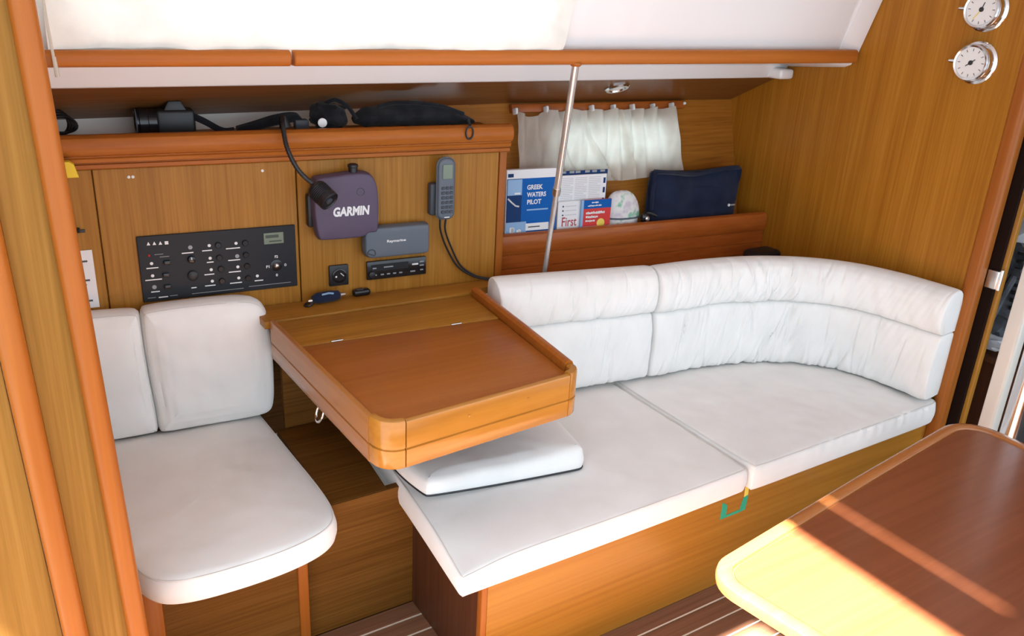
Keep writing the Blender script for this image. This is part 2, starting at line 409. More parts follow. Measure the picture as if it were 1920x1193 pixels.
# ---- side deck head: white outer strip and varnished inner part
xs = [.02+i*2.66/12 for i in range(13)]
def sheet(prof, x_list, thick=.02):
    m = MB(); rows = []
    for x in x_list:
        pr = prof(x); rows.append([(x, y, z) for y, z in pr]+[(x, y, z+thick) for y, z in reversed(pr)])
    return m.sweep(rows)
def rz(x): return 1.467+.015*(x-.1)/2.56      # rail underside
struct(sheet(lambda x: [(1.945, rz(x)+.014), (2.0, rz(x)-.001), (2.225, 1.446+.003*x), (2.238, 1.440+.003*x), (2.262, 1.396+.004*x), (2.268, 1.389+.004*x), (2.279, 1.386+.004*x)], xs).build('ceiling_side_strip', 'gel', smooth=20))
struct(sheet(lambda x: [(2.28, 1.3885+.004*x), (wall_top(x)+.004, 1.284)], xs).build('ceiling_side_deck', 'deckhead'))
e_ = MB(); e_.box(2.60, 2.676, 2.20, 2.30, 1.398, 1.436, r=.012, seg=3); struct(e_.build('trim_5', 'gel'))

# ---- coach side with the long window and its blind
co = Vector((.02, 1.965, 1.497)); cV = Vector((0, -.045, .155)).normalized(); CF = Frame(co, (1, .0, .009), cV, Vector((0, -.155, -.045)))
chole = rrect(.165, 1.325, .026, .29, .05, 5)
struct(plate_hole(CF, -.3, 2.659, -.03, .47, chole, -.03, 0).build('wall_coach_side', 'gel'))
cw = struct(plate_hole(CF, .155, 1.335, .018, .30, chole, .0005, .006).build('window_2', 'gel'))
MB().box(.165, 1.325, .026, .29, -.018, -.014, CF).build('pane', glass, cw)
# rounded white moulding against the bulkhead
cv = []
for k in range(9):
    t = k/8*math.pi/2
    cv.append((math.cos(t), math.sin(t)))
mb = MB(); rows = []
prof = [(2.235, 1.452), (2.10, 1.463), (2.0, 1.472), (1.975, 1.482), (1.962, 1.50), (1.952, 1.53), (1.93, 1.60), (1.908, 1.67), (1.86, 1.83), (1.825, 1.95)]
sec = [(2.678, .0), (2.678, -.016), (2.640, -.010), (2.600, .006), (2.600, .016)]
for y, z in prof:
    rows.append([(x, y+d*.8, z+d*.55) for x, d in sec])
mb.sweep(rows); struct(mb.build('trim_4', 'gel', smooth=60))

# ---- cabin top with the companionway opening (the sun enters there)
CZ = 1.95
ct = MB()
ct.box(.685, 3.6, -1.3, 1.88, CZ, CZ+.05); ct.box(2.70, 3.6, 1.88, 2.4, CZ, CZ+.05)
ct.box(.53, .625, -1.3, 1.88, CZ, CZ+.05)
ct.box(.625, .685, -1.3, .28, CZ, CZ+.05); ct.box(.625, .685, .72, 1.88, CZ, CZ+.05)
ct.box(.625, .652, .28, .72, CZ, CZ+.05)  # leaves a narrow slit, added to throw the second sun band on the table
ct.box(-.9, .53, .84, 1.88, CZ, CZ+.05)
ct.box(-.9, .53, -1.3, -.55, CZ, CZ+.05)
struct(ct.build('ceiling', 'gel', smooth=0))

# ---- forward bulkhead, its post and the doorway
struct(MB().box(2.682, 2.712, 1.375, 2.62, 0, 1.95).build('wall_forward', 'bulk'))
def post(x0, x1, y0, y1, z0, z1, lean, mat, name, r):
    m = MB(); P = rrect(x0, x1, y0, y1, r, 5); rows = []
    for k in range(9):
        z = z0+(z1-z0)*k/8; rows.append([(a+lean*(1.515-z), b, z) for a, b in P])
    m.sweep(rows); return struct(m.build(name, mat))
post(2.668, 2.722, 1.328, 1.378, 0, 1.95, 0, 'trim_z', 'trim_6', .016)
dj = struct(MB().box(2.738, 2.762, 1.288, 1.318, 0, 1.95, r=.003).build('door_1', 'panel'))
MB().box(2.722, 2.738, 1.30, 1.34, 0, 1.95).build('gap_shade', 'gap', dj)  # black box standing in for the shade in the gap beside the jamb
hg = MB().box(2.712, 2.740, 1.292, 1.327, .835, .895, r=.002); hg.tube([(2.726, 1.290, .832), (2.726, 1.290, .90)], .006, 10)
hg.build('hinge', 'steel', dj)
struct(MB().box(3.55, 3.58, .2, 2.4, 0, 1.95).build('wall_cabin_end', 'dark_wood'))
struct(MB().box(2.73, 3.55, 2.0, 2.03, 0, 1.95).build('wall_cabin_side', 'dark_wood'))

# ---- bulkhead return and posts on the left
LN = .029
post(.068, .103, 1.385, 1.44, 0, 1.95, LN, 'trim_z', 'trim_1', .014)
post(.006, .069, 1.405, 1.43, 0, 1.95, LN, 'panel_left', 'wall_left', .001)
post(-.033, .006, 1.372, 1.44, 0, 1.95, LN, 'trim_z', 'trim_2', .016)
post(-.8, -.034, 1.392, 1.43, 0, 1.95, LN, 'panel_left', 'wall_left_panel', .001)
struct(MB().box(.04, .085, 1.45, 2.55, 0, 1.46).build('wall_aft', 'panel'))

# ---- grab rails under the coach windows
def rail(x0, x1, name):
    m = MB(); rows = []
    P = rrect(1.925, 1.966, 0, 1, 0, 1)
    for k, x in enumerate([x0, x0+.003]+[x0+(x1-x0)*q/12 for q in range(1, 12)]+[x1-.003, x1]):
        zb = rz(x); h = .033+.012*(x-.1)/2.56
        e = .003 if k in (0, 14) else 0
        rows.append([(x, a, b) for a, b in rrect(1.922+e, 1.968-e, zb+e, zb+h-e, .012, 4)])
    m.sweep(rows); return struct(m.build(name, 'trim'))
rail(.02, .633, 'trim_7'); rail(.640, 2.655, 'trim_8')

# ================================================================== NAVIGATION STATION
cab = thing('instrument_cabinet', 'honey veneered instrument cabinet along the hull above the chart desk', 'cabinet', PF(.76, .74, -.1))
MB().box(.06, 1.418, .74, 1.245, -.20, -.017, PF).build('carcass', 'bulk_h', cab)
MB().box(.06, .2345, .70, 1.182, -.016, 0, PF, r=.0015, seg=1).build('door', 'panel', cab)
MB().box(.2375, .7495, .70, 1.182, -.016, 0, PF, r=.0015, seg=1).build('door', 'panel', cab)
MB().box(.7535, 1.394, .75, 1.182, -.016, 0, PF, r=.0015, seg=1).build('door', 'panel', cab)
MB().box(1.396, 1.421, .70, 1.20, -.24, .004, PF, r=.003).build('end_post', 'trim_z', cab)
# moulded fiddle above the doors
prof = [(-.016, 1.184), (.010, 1.184), (.014, 1.187), (.014, 1.196), (.009, 1.198), (.009, 1.200), (.020, 1.203), (.022, 1.212), (.018, 1.216), (.018, 1.218), (.030, 1.223), (.036, 1.235), (.036, 1.250), (.030, 1.264), (.018, 1.271), (.002, 1.271), (-.006, 1.266), (-.006, 1.245), (-.016, 1.243)]
MB().sweep([[PF(u, z, n) for n, z in prof] for u in (.06, .5, .9, 1.424)]).build('moulding', 'trim', cab)
for u in (.320, .659):
    MB().lathe([(.004, 0), (.004, .002), (.001, .003)], Frame(PF(u, 1.159, 0), PF.u, PF.v, PF.n), 10).build('screw', 'mark', cab)
    if u < .4: MB().lathe([(.004, 0), (.004, .002), (.001, .003)], Frame(PF(u+.010, 1.159, 0), PF.u, PF.v, PF.n), 10).build('screw', 'mark', cab)

# ---- ledge and chart desk
lg = MB(); lg.prism([(.60, 2.160), (1.28, 2.136), (1.30, 2.165), (1.43, 2.165), (1.43, 2.222), (.60, 2.286)], .742, .765, r=.002)
tag(lg.build('ledge', 'panel_h'), 'narrow varnished ledge between the chart desk and the instrument cabinet', 'shelf')

desk = thing('chart_desk', 'golden varnished chart desk with rounded corners and a red-brown lid', 'desk', (.92, 1.8, .655))
outl = [(.612, 2.150), (.622, 1.80), (.632, 1.515)]
def arc(cx, cy, r, t0, t1, k=8): return [(cx+r*math.cos(math.radians(t0+(t1-t0)*i/k)), cy+r*math.sin(math.radians(t0+(t1-t0)*i/k))) for i in range(k+1)]
cl_ = arc(.692, 1.510, .058, 180, 272)
cr_ = arc(1.158, 1.530, .046, 275, 358)
sideL = outl; cornL = [(.6338, 1.512)]+cl_[1:-1]+[(.694, 1.452)]
front = [(.697, 1.452), (.93, 1.468), (1.160, 1.484)]
cornR = [(1.162, 1.484)]+cr_[1:-1]+[(1.204, 1.530)]
sideR = [(1.2045, 1.533), (1.235, 1.80), (1.268, 2.125)]
def board(path, z0, z1, th, name, mat, groove=.704, r=.006):
    pr = [(.003, z0), (0, z0+.004), (0, groove-.003), (.0035, groove-.001), (.0035, groove+.001), (0, groove+.003), (0, z1-r), (r*.3, z1-r*.3), (r, z1), (th-r*.6, z1), (th, z1-r*.6), (th, z0)]
    P = [Vector(p) for p in path]; rows = []
    for i, p in enumerate(P):
        d = (P[min(i+1, len(P)-1)]-P[max(i-1, 0)]).normalized(); nin = Vector((-d.y, d.x))
        rows.append([(p.x+nin.x*t, p.y+nin.y*t, z) for t, z in pr])
    return MB().sweep(rows).build(name, mat, desk, smooth=40)
board(sideL, .655, .772, .016, 'side_board', 'desk_y')
board(cornL, .655, .775, .020, 'corner_block', 'desk')
board(front, .655, .773, .016, 'front_board', 'desk')
board(cornR, .655, .778, .022, 'corner_block', 'desk')
board(sideR, .655, .786, .026, 'side_board', 'trim', r=.011)
MB().prism([(.654, 1.510), (.662, 1.484), (.700, 1.471), (1.155, 1.502), (1.176, 1.525), (1.216, 1.918), (.637, 1.965)], .74, .760, r=.002).build('lid', 'lid', desk)
MB().prism([(.636, 1.968), (1.2165, 1.921), (1.238, 2.124), (.630, 2.150)], .74, .7610, r=.0015).build('back_strip', 'panel_h', desk)
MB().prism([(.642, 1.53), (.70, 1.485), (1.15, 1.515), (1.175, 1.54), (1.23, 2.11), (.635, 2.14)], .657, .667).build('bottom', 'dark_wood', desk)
for hx, hy in ((.734, 1.960), (1.081, 1.930)):
    hm = MB().box(hx-.016, hx+.016, hy-.001, hy+.006, .7605, .7622, r=.0006); hm.tube([(hx-.016, hy, .7615), (hx+.016, hy-.001, .7615)], .0015, 8); hm.build('hinge', 'chrome', desk)
for kx in (.86, 1.03):
    k = MB().lathe([(.0035, 0), (.003, .0015), (.001, .002)], Frame((kx, 1.4625+(kx-.86)*.07, .742), (1, 0, 0), (0, 0, 1), (0, -1, 0)), 8); k.build('peg', 'desk', desk)
# cord ring under the desk's left side
rg = thing('hanging_ring', 'small steel ring hanging under the left side of the chart desk', 'ring', (.645, 1.86, .60))
MB().ring([(.645+.008*math.sin(t), 1.862+.020*math.cos(t), .612+.024*math.sin(t)) for t in [2*math.pi*i/18 for i in range(18)]], .0035).build('hoop', 'chrome', rg)
MB().tube([(.645, 1.862, .633), (.648, 1.862, .657)], .007, 10).build('stem', 'black', rg)

# ---- electrical panel
ep = thing('switch_panel', 'wide black electrical switch panel with a small green display', 'switch panel', PF(.53, .814, .004))
MB().box(.320, .740, .814, 1.0, .0005, .006, PF, r=.0015, seg=1).build('faceplate', 'charcoal', ep)
def ep_uv(zx, zy):
    xl = 135+(zy-245)*100/665; fu = .5
    for _ in range(8):
        yt = 245-140*fu; yb_ = 910-175*fu; fv = (zy-yt)/(yb_-yt)
        xl = 135+100*fv; xr = 1760+40*fv; fu = (zx-xl)/(xr-xl)
    return .320+.420*fu, 1.0-.186*fv
ic = MB(); dim = MB(); 
def pdot(m, zx, zy, w, h, c=.0062):
    u, v = ep_uv(zx, zy); m.box(u-w/2, u+w/2, v-h/2, v+h/2, c, c+.0004, PF)
for zx, zy, k in ((255, 310, 3), (312, 306, 3), (370, 303, 3), (430, 300, 4)):
    u, v = ep_uv(zx, zy); ic.prism([(u-.0045, v-.0045), (u+.0045, v-.0045), (u, v+.005)] if k == 3 else [(u-.0045, v-.0045), (u+.0045, v-.0045), (u+.0045, v+.0045), (u-.0045, v+.0045)], .0062, .0066, PF)
for zx, zy, lw in ((303, 553, .030), (320, 672, .042), (342, 795, .022), (640, 400, .030), (835, 375, .026), (870, 493, .018), (865, 618, .026), (878, 733, .028), (1100, 350, .038), (1115, 470, .033), (1125, 590, .033), (1140, 705, .033), (1380, 680, .024), (715, 755, .014), (420, 850, .024)):
    pdot(ic, zx, zy, lw, .003)
for zx, zy in ((293, 508), (308, 632), (855, 325), (868, 453), (882, 570), (897, 688), (1130, 300), (1155, 540), (1168, 655), (1362, 633)):
    u, v = ep_uv(zx, zy); ic.lathe([(.0045, 0), (.0045, .0004)], Frame(PF(u, v, .0062), PF.u, PF.v, PF.n), 8)
for zx, zy in ((330, 748), (1145, 430), (665, 345)):
    u, v = ep_uv(zx, zy); dim.lathe([(.006, 0), (.006, .0004)], Frame(PF(u, v, .0062), PF.u, PF.v, PF.n), 8)
for zx, zy, lw in ((360, 415, .022), (415, 438, .024), (310, 858, .02), (520, 835, .02), (960, 790, .14), (1500, 720, .12)):
    pdot(dim, zx, zy, lw, .0016)
stuff(ic.build('print', 'mark', ep, smooth=0)); stuff(dim.build('faint_print', 'mark_dim', ep, smooth=0))
u, v = ep_uv(265, 428); MB().lathe([(.003, 0), (.003, .002), (.001, .004)], Frame(PF(u, v, .006), PF.u, PF.v, PF.n), 10).build('warning_lamp', 'red', ep)
for zx, zy in ((440, 495), (435, 620), (455, 740)):
    u, v = ep_uv(zx, zy); MB().box(u-.009, u+.009, v-.005, v+.005, .006, .013, PF, r=.002).build('rocker_switch', 'black_gloss', ep)
for zx, zy in ((945, 320), (960, 445), (980, 560), (995, 685), (1225, 295), (1235, 415), (1250, 530), (1265, 655)):
    u, v = ep_uv(zx, zy); MB().lathe([(.0085, 0), (.0085, .004), (.007, .006)], Frame(PF(u, v, .006), PF.u, PF.v, PF.n), 14).build('breaker_button', 'black_gloss', ep)
u, v = ep_uv(680, 465); kb = MB().lathe([(.011, 0), (.010, .008), (.008, .009)], Frame(PF(u, v, .006), PF.u, PF.v, PF.n), 16).build('selector_knob', 'black_gloss', ep)
MB().box(u-.001, u+.001, v+.001, v+.008, .015, .0155, PF).build('pointer', 'mark', kb)
u, v = ep_uv(700, 630); MB().lathe([(.014, 0), (.014, .006), (.011, .008)], Frame(PF(u, v, .006), PF.u, PF.v, PF.n), 18).build('lighter_socket', 'black', ep)
MB().box(.650, .706, .949, .982, .006, .008, PF, r=.001, seg=1).build('display', 'lcd', ep)
sg = MB(); sg.box(.655, .692, .967, .976, .0081, .0084, PF); sg.box(.665, .700, .955, .959, .0081, .0084, PF); sg.build('display_segments', 'lcd_dark', ep)
u, v = ep_uv(1565, 522)
MB().lathe([(.017, 0), (.017, .0015), (.015, .002)], Frame(PF(u, v, .006), PF.u, PF.v, PF.n), 20).build('pad_ring', 'black_gloss', ep)
MB().lathe([(.0075, 0), (.0075, .005), (.005, .008), (.002, .009)], Frame(PF(u, v, .007), PF.u, PF.v, PF.n), 14).build('joystick', 'steel', ep)
for zx, zy, ch in ((1560, 432, 'F2'), (1470, 537, 'F1'), (1665, 515, 'O'), (1575, 622, 'o')):
    a, b = ep_uv(zx, zy); MB().text(ch, PF, a-.004, b-.004, .008, .0064, w=.009 if ch[0] == 'F' else .006, bold=.03).build('pad_mark', 'mark', ep, smooth=0)

# ---- display under its mauve-grey cover
gc = thing('covered_chart_plotter', 'mauve grey covered chart plotter marked in white beside the gooseneck lamp', 'chart plotter', PF(.88, .965, .03))
def skew_cover(a, b, c, t): return (a+(b-1.05)*-.02, b+(a-.88)*.0, c)
gp = smooth_closed([(.797, .964), (.803, .962), (.880, .960), (.935, .962), (.940, .974), (.966, .972), (.972, .978), (.975, 1.05), (.972, 1.11), (.955, 1.145), (.92, 1.152), (.83, 1.144), (.800, 1.142), (.788, 1.135), (.782, 1.06), (.790, .985)], 100, 2)
pillow(gp, .006, .062, PF, r=.007, crown=.004, rings=6, wr=.0003).build('cover', 'mauve', gc)
MB().box(.772, .790, .995, 1.09, .004, .035, PF, r=.006).build('bracket', 'black', gc)
MB().lathe([(.013, 0), (.013, .018), (.015, .02), (.015, .026), (.010, .029)], Frame(PF(.905, 1.146, .038), PF.u, PF.n, PF.v), 16).build('knob', 'black', gc)
MB().text('GARMIN', PF, .836, 1.030, .028, .0668, w=.108, bold=.045, shear=.12).build('lettering', 'mark', gc, smooth=0)
MB().ring([PF(.918+.011*math.cos(t), 1.098+.011*math.sin(t), .0655) for t in [2*math.pi*i/20 for i in range(20)]], .0012, 6).build('power_symbol', 'slate_d', gc)

# ---- grey covered instrument and the radio under it
rc = thing('covered_instrument', 'slate grey covered instrument with white lettering above the car radio', 'instrument', PF(1.04, .888, .03))
rp = resample(rrect(.936, 1.140, .889, .981, [.022, .012, .008, .008], 5), 70)
pillow(rp, .004, .050, PF, r=.006, crown=.001, rings=5, wr=.0001).build('cover', 'slate', rc)
MB().text('Raymarine', PF, 1.002, .933, .0105, .0520, w=.060, bold=.03).build('lettering', 'mark', rc, smooth=0)
MB().ring([PF(.954+.012*math.cos(t), .905+.012*math.sin(t), .050) for t in [math.pi*(-.1+1.2*i/14)-.4 for i in range(15)]], .0022, 6).build('thumb_notch', 'slate_d', rc)

ra = thing('car_radio', 'flush black car radio in the cabinet under the slate grey instrument', 'radio', PF(1.05, .806, .004))
MB().box(.952, 1.146, .808, .866, .0005, .012, PF, r=.002).build('body', 'black_gloss', ra)
MB().box(.965, 1.085, .836, .856, .012, .0135, PF).build('cassette_flap', 'charcoal', ra)
rm = MB(); rm.box(1.098, 1.118, .843, .848, .0125, .014, PF); rm.build('lit_button', 'mark', ra)
rn = MB()
for uu, vv, w in ((.975, .823, .014), (1.00, .823, .010), (1.02, .823, .010), (1.04, .823, .010), (1.06, .823, .010), (1.10, .823, .016), (1.13, .852, .014), (1.13, .840, .014), (1.13, .825, .010), (.975, .845, .012), (1.02, .846, .03)):
    rn.box(uu-w/2, uu+w/2, vv-.002, vv+.002, .0125, .0145, PF)
stuff(rn.build('buttons', 'mark_dim', ra))
MB().lathe([(.011, 0), (.010, .008), (.008, .009)], Frame(PF(.966, .826, .012), PF.u, PF.v, PF.n), 14).build('volume_knob', 'black', ra)

so = thing('power_socket', 'small square black power socket left of the car radio', 'socket', PF(.865, .80, .004))
MB().box(.835, .895, .80, .866, .0005, .010, PF, r=.004).build('plate', 'black', so)
MB().lathe([(.022, 0), (.022, .004), (.019, .005), (.017, .002), (.004, .002)], Frame(PF(.865, .833, .010), PF.u, PF.v, PF.n), 20).build('cap', 'black_gloss', so)
sm = MB(); sm.box(.852, .857, .829, .834, .0145, .0152, PF); sm.tube([PF(.868, .842, .0148), PF(.878, .832, .0148)], .0015, 6); sm.build('print', 'mark', so)

# ---- cordless handset in its cradle with two cords
hs = thing('radio_handset', 'grey radio handset with keypad hanging in a cradle on the cabinet', 'handset', PF(1.19, .99, .03))
MB().box(1.150, 1.196, 1.0, 1.10, .001, .028, PF, r=.007, seg=3).build('cradle', 'slate_d', hs)
hpoly = resample(rrect(1.166, 1.222, .992, 1.180, [.018, .018, .024, .024], 6), 60)
pillow(hpoly, .028, .052, PF, r=.008, crown=.002, rings=4, wr=.0001).build('body', 'slate', hs)
MB().box(1.178, 1.211, 1.118, 1.162, .0535, .0558, PF, r=.001, seg=1).build('display', 'lcd', hs)
for i in range(6):
    for j in range(3):
        a = 1.1755+j*.0135; b = 1.095-i*.0148
        MB().box(a, a+.0105, b-.009, b, .0535, .0568, PF, r=.0015, seg=1).build('key', 'slate_d', hs)
MB().box(1.186, 1.203, .998, 1.001, .0535, .0550, PF).build('brand_bar', 'mark', hs)
for du in (0, .020):
    pts = spline([PF(1.180+du, .992, .035), PF(1.186+du*.8, .95, .028), PF(1.212+du*.8, .89, .018), PF(1.252+du*.6, .825, .014), PF(1.300+du*.5, .789, .016), PF(1.345, .772+du*.2, .022), PF(1.40, .769+du*.2, .05), PF(1.43, .769+du*.2, .10)], 40)
    MB().tube(pts, .0032, 8).build('cord', 'black', hs)

# ---- gooseneck chart lamp
gl = thing('gooseneck_lamp', 'black gooseneck chart lamp curving down in front of the mauve cover', 'lamp', PF(.715, 1.272, .015))
gpts = spline([PF(.728, 1.300, -.03), PF(.716, 1.292, .02), PF(.710, 1.262, .06), PF(.712, 1.228, .085), PF(.728, 1.186, .10), PF(.752, 1.155, .11), PF(.782, 1.132, .12)], 60)
MB().tube(gpts, [.0068 if i % 2 else .0058 for i in range(60)], 10).build('neck', 'black', gl)
MB().tube([PF(.735, 1.272, -.03), PF(.728, 1.302, -.03)], [.016, .010], 12).build('base', 'black', gl)
hd = (PF(.812, 1.090, .165)-PF(.778, 1.128, .112)).normalized()
HF = Frame(PF(.772, 1.132, .105), hd.orthogonal(), hd.cross(hd.orthogonal()), hd)
MB().lathe([(.010, 0), (.024, .006), (.028, .012), (.028, .05), (.029, .052), (.029, .066), (.026, .068), (.023, .064), (.004, .060)], HF, 24).build('head', 'black', gl)
rb_ = MB()
for k in range(6): rb_.lathe([(.0288, .018+k*.005), (.0295, .0195+k*.005), (.0288, .021+k*.005)], HF, 24)
rb_.build('cooling_ribs', 'charcoal', gl)
MB().lathe([(.010, .060), (.010, .066), (.007, .0675)], HF, 16).build('lens', 'slate_d', gl)

# ---- things on the ledge
kn = thing('blue_pocket_torch', 'small dark blue pocket torch with a wrist loop lying on the ledge', 'torch', (.81, 2.235, .765))
MB().tube([(.765, 2.233, .783), (.778, 2.234, .784), (.82, 2.236, .784), (.846, 2.238, .783), (.852, 2.238, .783)], [.010, .016, .017, .014, .008], 14).build('body', 'navy', kn)
MB().tube([(.848, 2.238, .783), (.868, 2.240, .782)], [.006, .0045], 10).build('tip', 'chrome', kn)
MB().tube([(.79, 2.222, .797), (.81, 2.219, .800), (.825, 2.222, .796)], .003, 6).build('switch', 'blue_l', kn)
MB().ring([(.752+.012*math.cos(t), 2.23+.012*math.sin(t), .771+.004*math.cos(t)) for t in [2*math.pi*i/14 for i in range(14)]], .0035, 6).build('loop', 'black', kn)
MB().lathe([(.006, 0), (.007, .004), (.004, .012)], Frame((.762, 2.23, .780), (0, 1, 0), (0, 0, 1), (-1, 0, 0)), 10).build('ferrule', 'steel', kn)
ck = thing('car_key_fob', 'small black key fob lying on the ledge right of the blue torch', 'key fob', (.925, 2.254, .765))
MB().box(.898, .953, 2.240, 2.266, .7655, .786, r=.008, seg=3).build('body', 'black_gloss', ck)
MB().box(.908, .930, 2.244, 2.258, .7862, .7872).build('plate', 'slate_d', ck)

# ---- left edge of the cabinet: card, hook, yellow pad
cd = thing('picture_card', 'white card with dark sketches fixed low on the cabinet at left', 'card', PF(.18, .815, .002))
MB().box(.150, .212, .815, .974, .0008, .0022, PF).build('sheet', 'paper', cd)
sk = MB()
rnd = random.Random(3)
for zc in (.955, .935, .905, .880, .850, .83):
    a = .168+rnd.random()*.018
    sk.tube([PF(a+.016*math.cos(t), zc+.007*math.sin(t), .0026) for t in [rnd.random()*3+.5*i for i in range(7)]], .0012, 5)
for zc in (.945, .893, .836): sk.box(.176, .198, zc-.003, zc+.002, .0023, .0027, PF)
sk.build('sketches', 'slate_d', cd)
hk = thing('coat_hook', 'small black hook on the cabinet above the white card', 'hook', PF(.185, 1.02, .005))
MB().box(.168, .203, 1.022, 1.030, .0005, .006, PF, r=.002).build('plate', 'black', hk)
MB().tube([PF(.186, 1.028, .006), PF(.186, 1.030, .022), PF(.188, 1.040, .026)], .004, 8).build('prong', 'black', hk)
yp = MB().prism([(.130, 1.176), (.2055, 1.176), (.198, 1.208), (.188, 1.216), (.130, 1.216)], .037, .062, PF, r=.003)
tag(yp.build('foam_pad', 'yellow'), 'yellow foam pad clipped under the cabinet moulding by the left post', 'pad')

# ---- on top of the equipment shelf
cm = thing('camera', 'black photo camera with a stubby lens on the high shelf', 'camera', PF(.44, 1.246, -.09))
MB().box(.405, .505, 1.247, 1.318, -.125, -.065, PF, r=.010, seg=3).build('body', 'black', cm)
MB().prism([(.425, 1.312), (.487, 1.312), (.472, 1.340), (.440, 1.340)], -.12, -.07, PF, r=.004).build('viewfinder_hump', 'black', cm)
lf = Frame(PF(.408, 1.284, -.092), PF.n, PF.v, -PF.u)
ln = MB().lathe([(.034, 0), (.034, .02), (.036, .022), (.036, .042), (.033, .044), (.033, .052), (.029, .052), (.022, .046)], lf, 24).build('lens', 'black_gloss', cm)
MB().ring([lf(.0345*math.cos(t), .0345*math.sin(t), .050) for t in [2*math.pi*i/24 for i in range(24)]], .0014, 6).build('silver_ring', 'slate', ln)
for k, (pp, w) in enumerate((([PF(.50, 1.300, -.07), PF(.53, 1.285, -.06), PF(.57, 1.262, -.05), PF(.60, 1.262, -.05)], .010),)):
    rows = [[p+PF.v*w, p+PF.v*w+PF.n*.003, p-PF.v*w+PF.n*.003, p-PF.v*w] for p in spline(pp, 14)]
    MB().sweep(rows).build('strap', 'black_cloth', cm)
hl = thing('black_strap_roll', 'black padded strap slanting along the high shelf right of the camera', 'strap', PF(.69, 1.246, -.07))
rows = [[p+PF.v*w, p+PF.v*w*.6+PF.n*.012, p-PF.v*w*.6+PF.n*.012, p-PF.v*w, p-PF.v*w*.6-PF.n*.012, p+PF.v*w*.6-PF.n*.012] for p, w in zip(spline([PF(.61, 1.262, -.07), PF(.66, 1.270, -.075), PF(.72, 1.284, -.08), PF(.775, 1.290, -.085), PF(.795, 1.278, -.08)], 20), [.010+.006*math.sin(i/19*math.pi) for i in range(20)])]
MB().sweep(rows).build('webbing', 'black_cloth', hl)
MB().box(.772, .812, 1.258, 1.285, -.095, -.065, PF, r=.005).build('buckle', 'slate_d', hl)
gp_ = thing('gear_pouch', 'crumpled black nylon pouch with a white oval badge on the high shelf', 'pouch', PF(.88, 1.246, -.08))
MB().lump(PF(.875, 1.291, -.09), (.052, .05, .036), .16, 3, 2, 3, pa).build('body', 'black_cloth', gp_)
MB().lathe([(.013, 0), (.013, .003), (.011, .004)], Frame(PF(.838, 1.282, -.024), PF.u, PF.v*.6, PF.n), 16).build('badge', 'mark', gp_)
MB().tube(spline([PF(.86, 1.322, -.09), PF(.895, 1.336, -.09), PF(.93, 1.318, -.08), PF(.95, 1.285, -.06)], 16), .006, 8).build('handle', 'black_cloth', gp_)
kb2 = thing('black_kit_bag', 'long black kit bag lying flat at the right of the high shelf', 'bag', PF(1.12, 1.246, -.09))
rows = []
for i, p in enumerate(spline([PF(.955, 1.279, -.09), PF(1.02, 1.288, -.092), PF(1.10, 1.291, -.095), PF(1.20, 1.288, -.095), PF(1.27, 1.280, -.09), PF(1.335, 1.268, -.08)], 30)):
    t = i/29; h = (.025+.009*math.sin(t*math.pi))*min(1, .5+t*5)*min(1, .28+(1-t)*3); d = .060*min(1, .6+t*4)*min(1, .3+(1-t)*3)
    rw = []
    for k in range(18):
        a = 2*math.pi*k/18; q = 1+.16*noise.noise(Vector((t*9, math.cos(a)*1.5, math.sin(a)*1.5)))
        rw.append(p+PF.v*h*math.sin(a)*q+PF.n*d*math.cos(a)*q)
    rows.append(rw)
MB().sweep(rows).build('body', 'black_cloth', kb2)
MB().tube([PF(1.13, 1.328, -.10), PF(1.15, 1.334, -.095), PF(1.165, 1.328, -.09)], .004, 6).build('zip_pull', 'steel', kb2)
MB().tube(spline([PF(1.02, 1.318, -.07), PF(1.08, 1.33, -.06), PF(1.2, 1.322, -.055), PF(1.29, 1.295, -.05)], 24), .006, 8).build('handle', 'black_cloth', kb2)
MB().ring([PF(1.270+.012*math.cos(t), 1.252+.019*math.sin(t), .040) for t in [2*math.pi*i/20 for i in range(20)]], .0028, 6).build('strap_ring', 'black', kb2)
MB().tube(spline([PF(1.305, 1.272, -.05), PF(1.285, 1.282, 0), PF(1.272, 1.274, .036)], 12), .004, 6).build('strap_end', 'black_cloth', kb2)
cb = thing('coiled_cable', 'tangle of thin black cable on the high shelf beside the left post', 'cable', PF(.18, 1.246, -.07))
for k in range(4):
    MB().ring([PF(.168+.032*math.cos(t)+.006*k, 1.288+.034*math.sin(t)*(1-.14*k), -.08+.014*k+.01*math.cos(2*t)) for t in [2*math.pi*i/22 for i in range(22)]], .0035, 6).build('loop', 'black', cb)
MB().box(.16, .20, 1.247, 1.262, -.06, -.03, PF, r=.004).build('plug', 'black', cb)

# ---- hanging blind cord at the upper left
bc = thing('blind_cord', 'thin beige cord hanging over the rail at the upper left', 'cord', (.152, 1.90, 1.455))
MB().tube(spline([(.150, 1.893, 1.72), (.149, 1.893, 1.60), (.150, 1.898, 1.55), (.153, 1.908, 1.50), (.154, 1.908, 1.475), (.155, 1.908, 1.452)], 24), .0028, 8).build('line', 'cord', bc)
MB().tube([(.154, 1.908, 1.490), (.1555, 1.908, 1.452)], [.0035, .0045], 8).build('toggle', 'cord', bc)

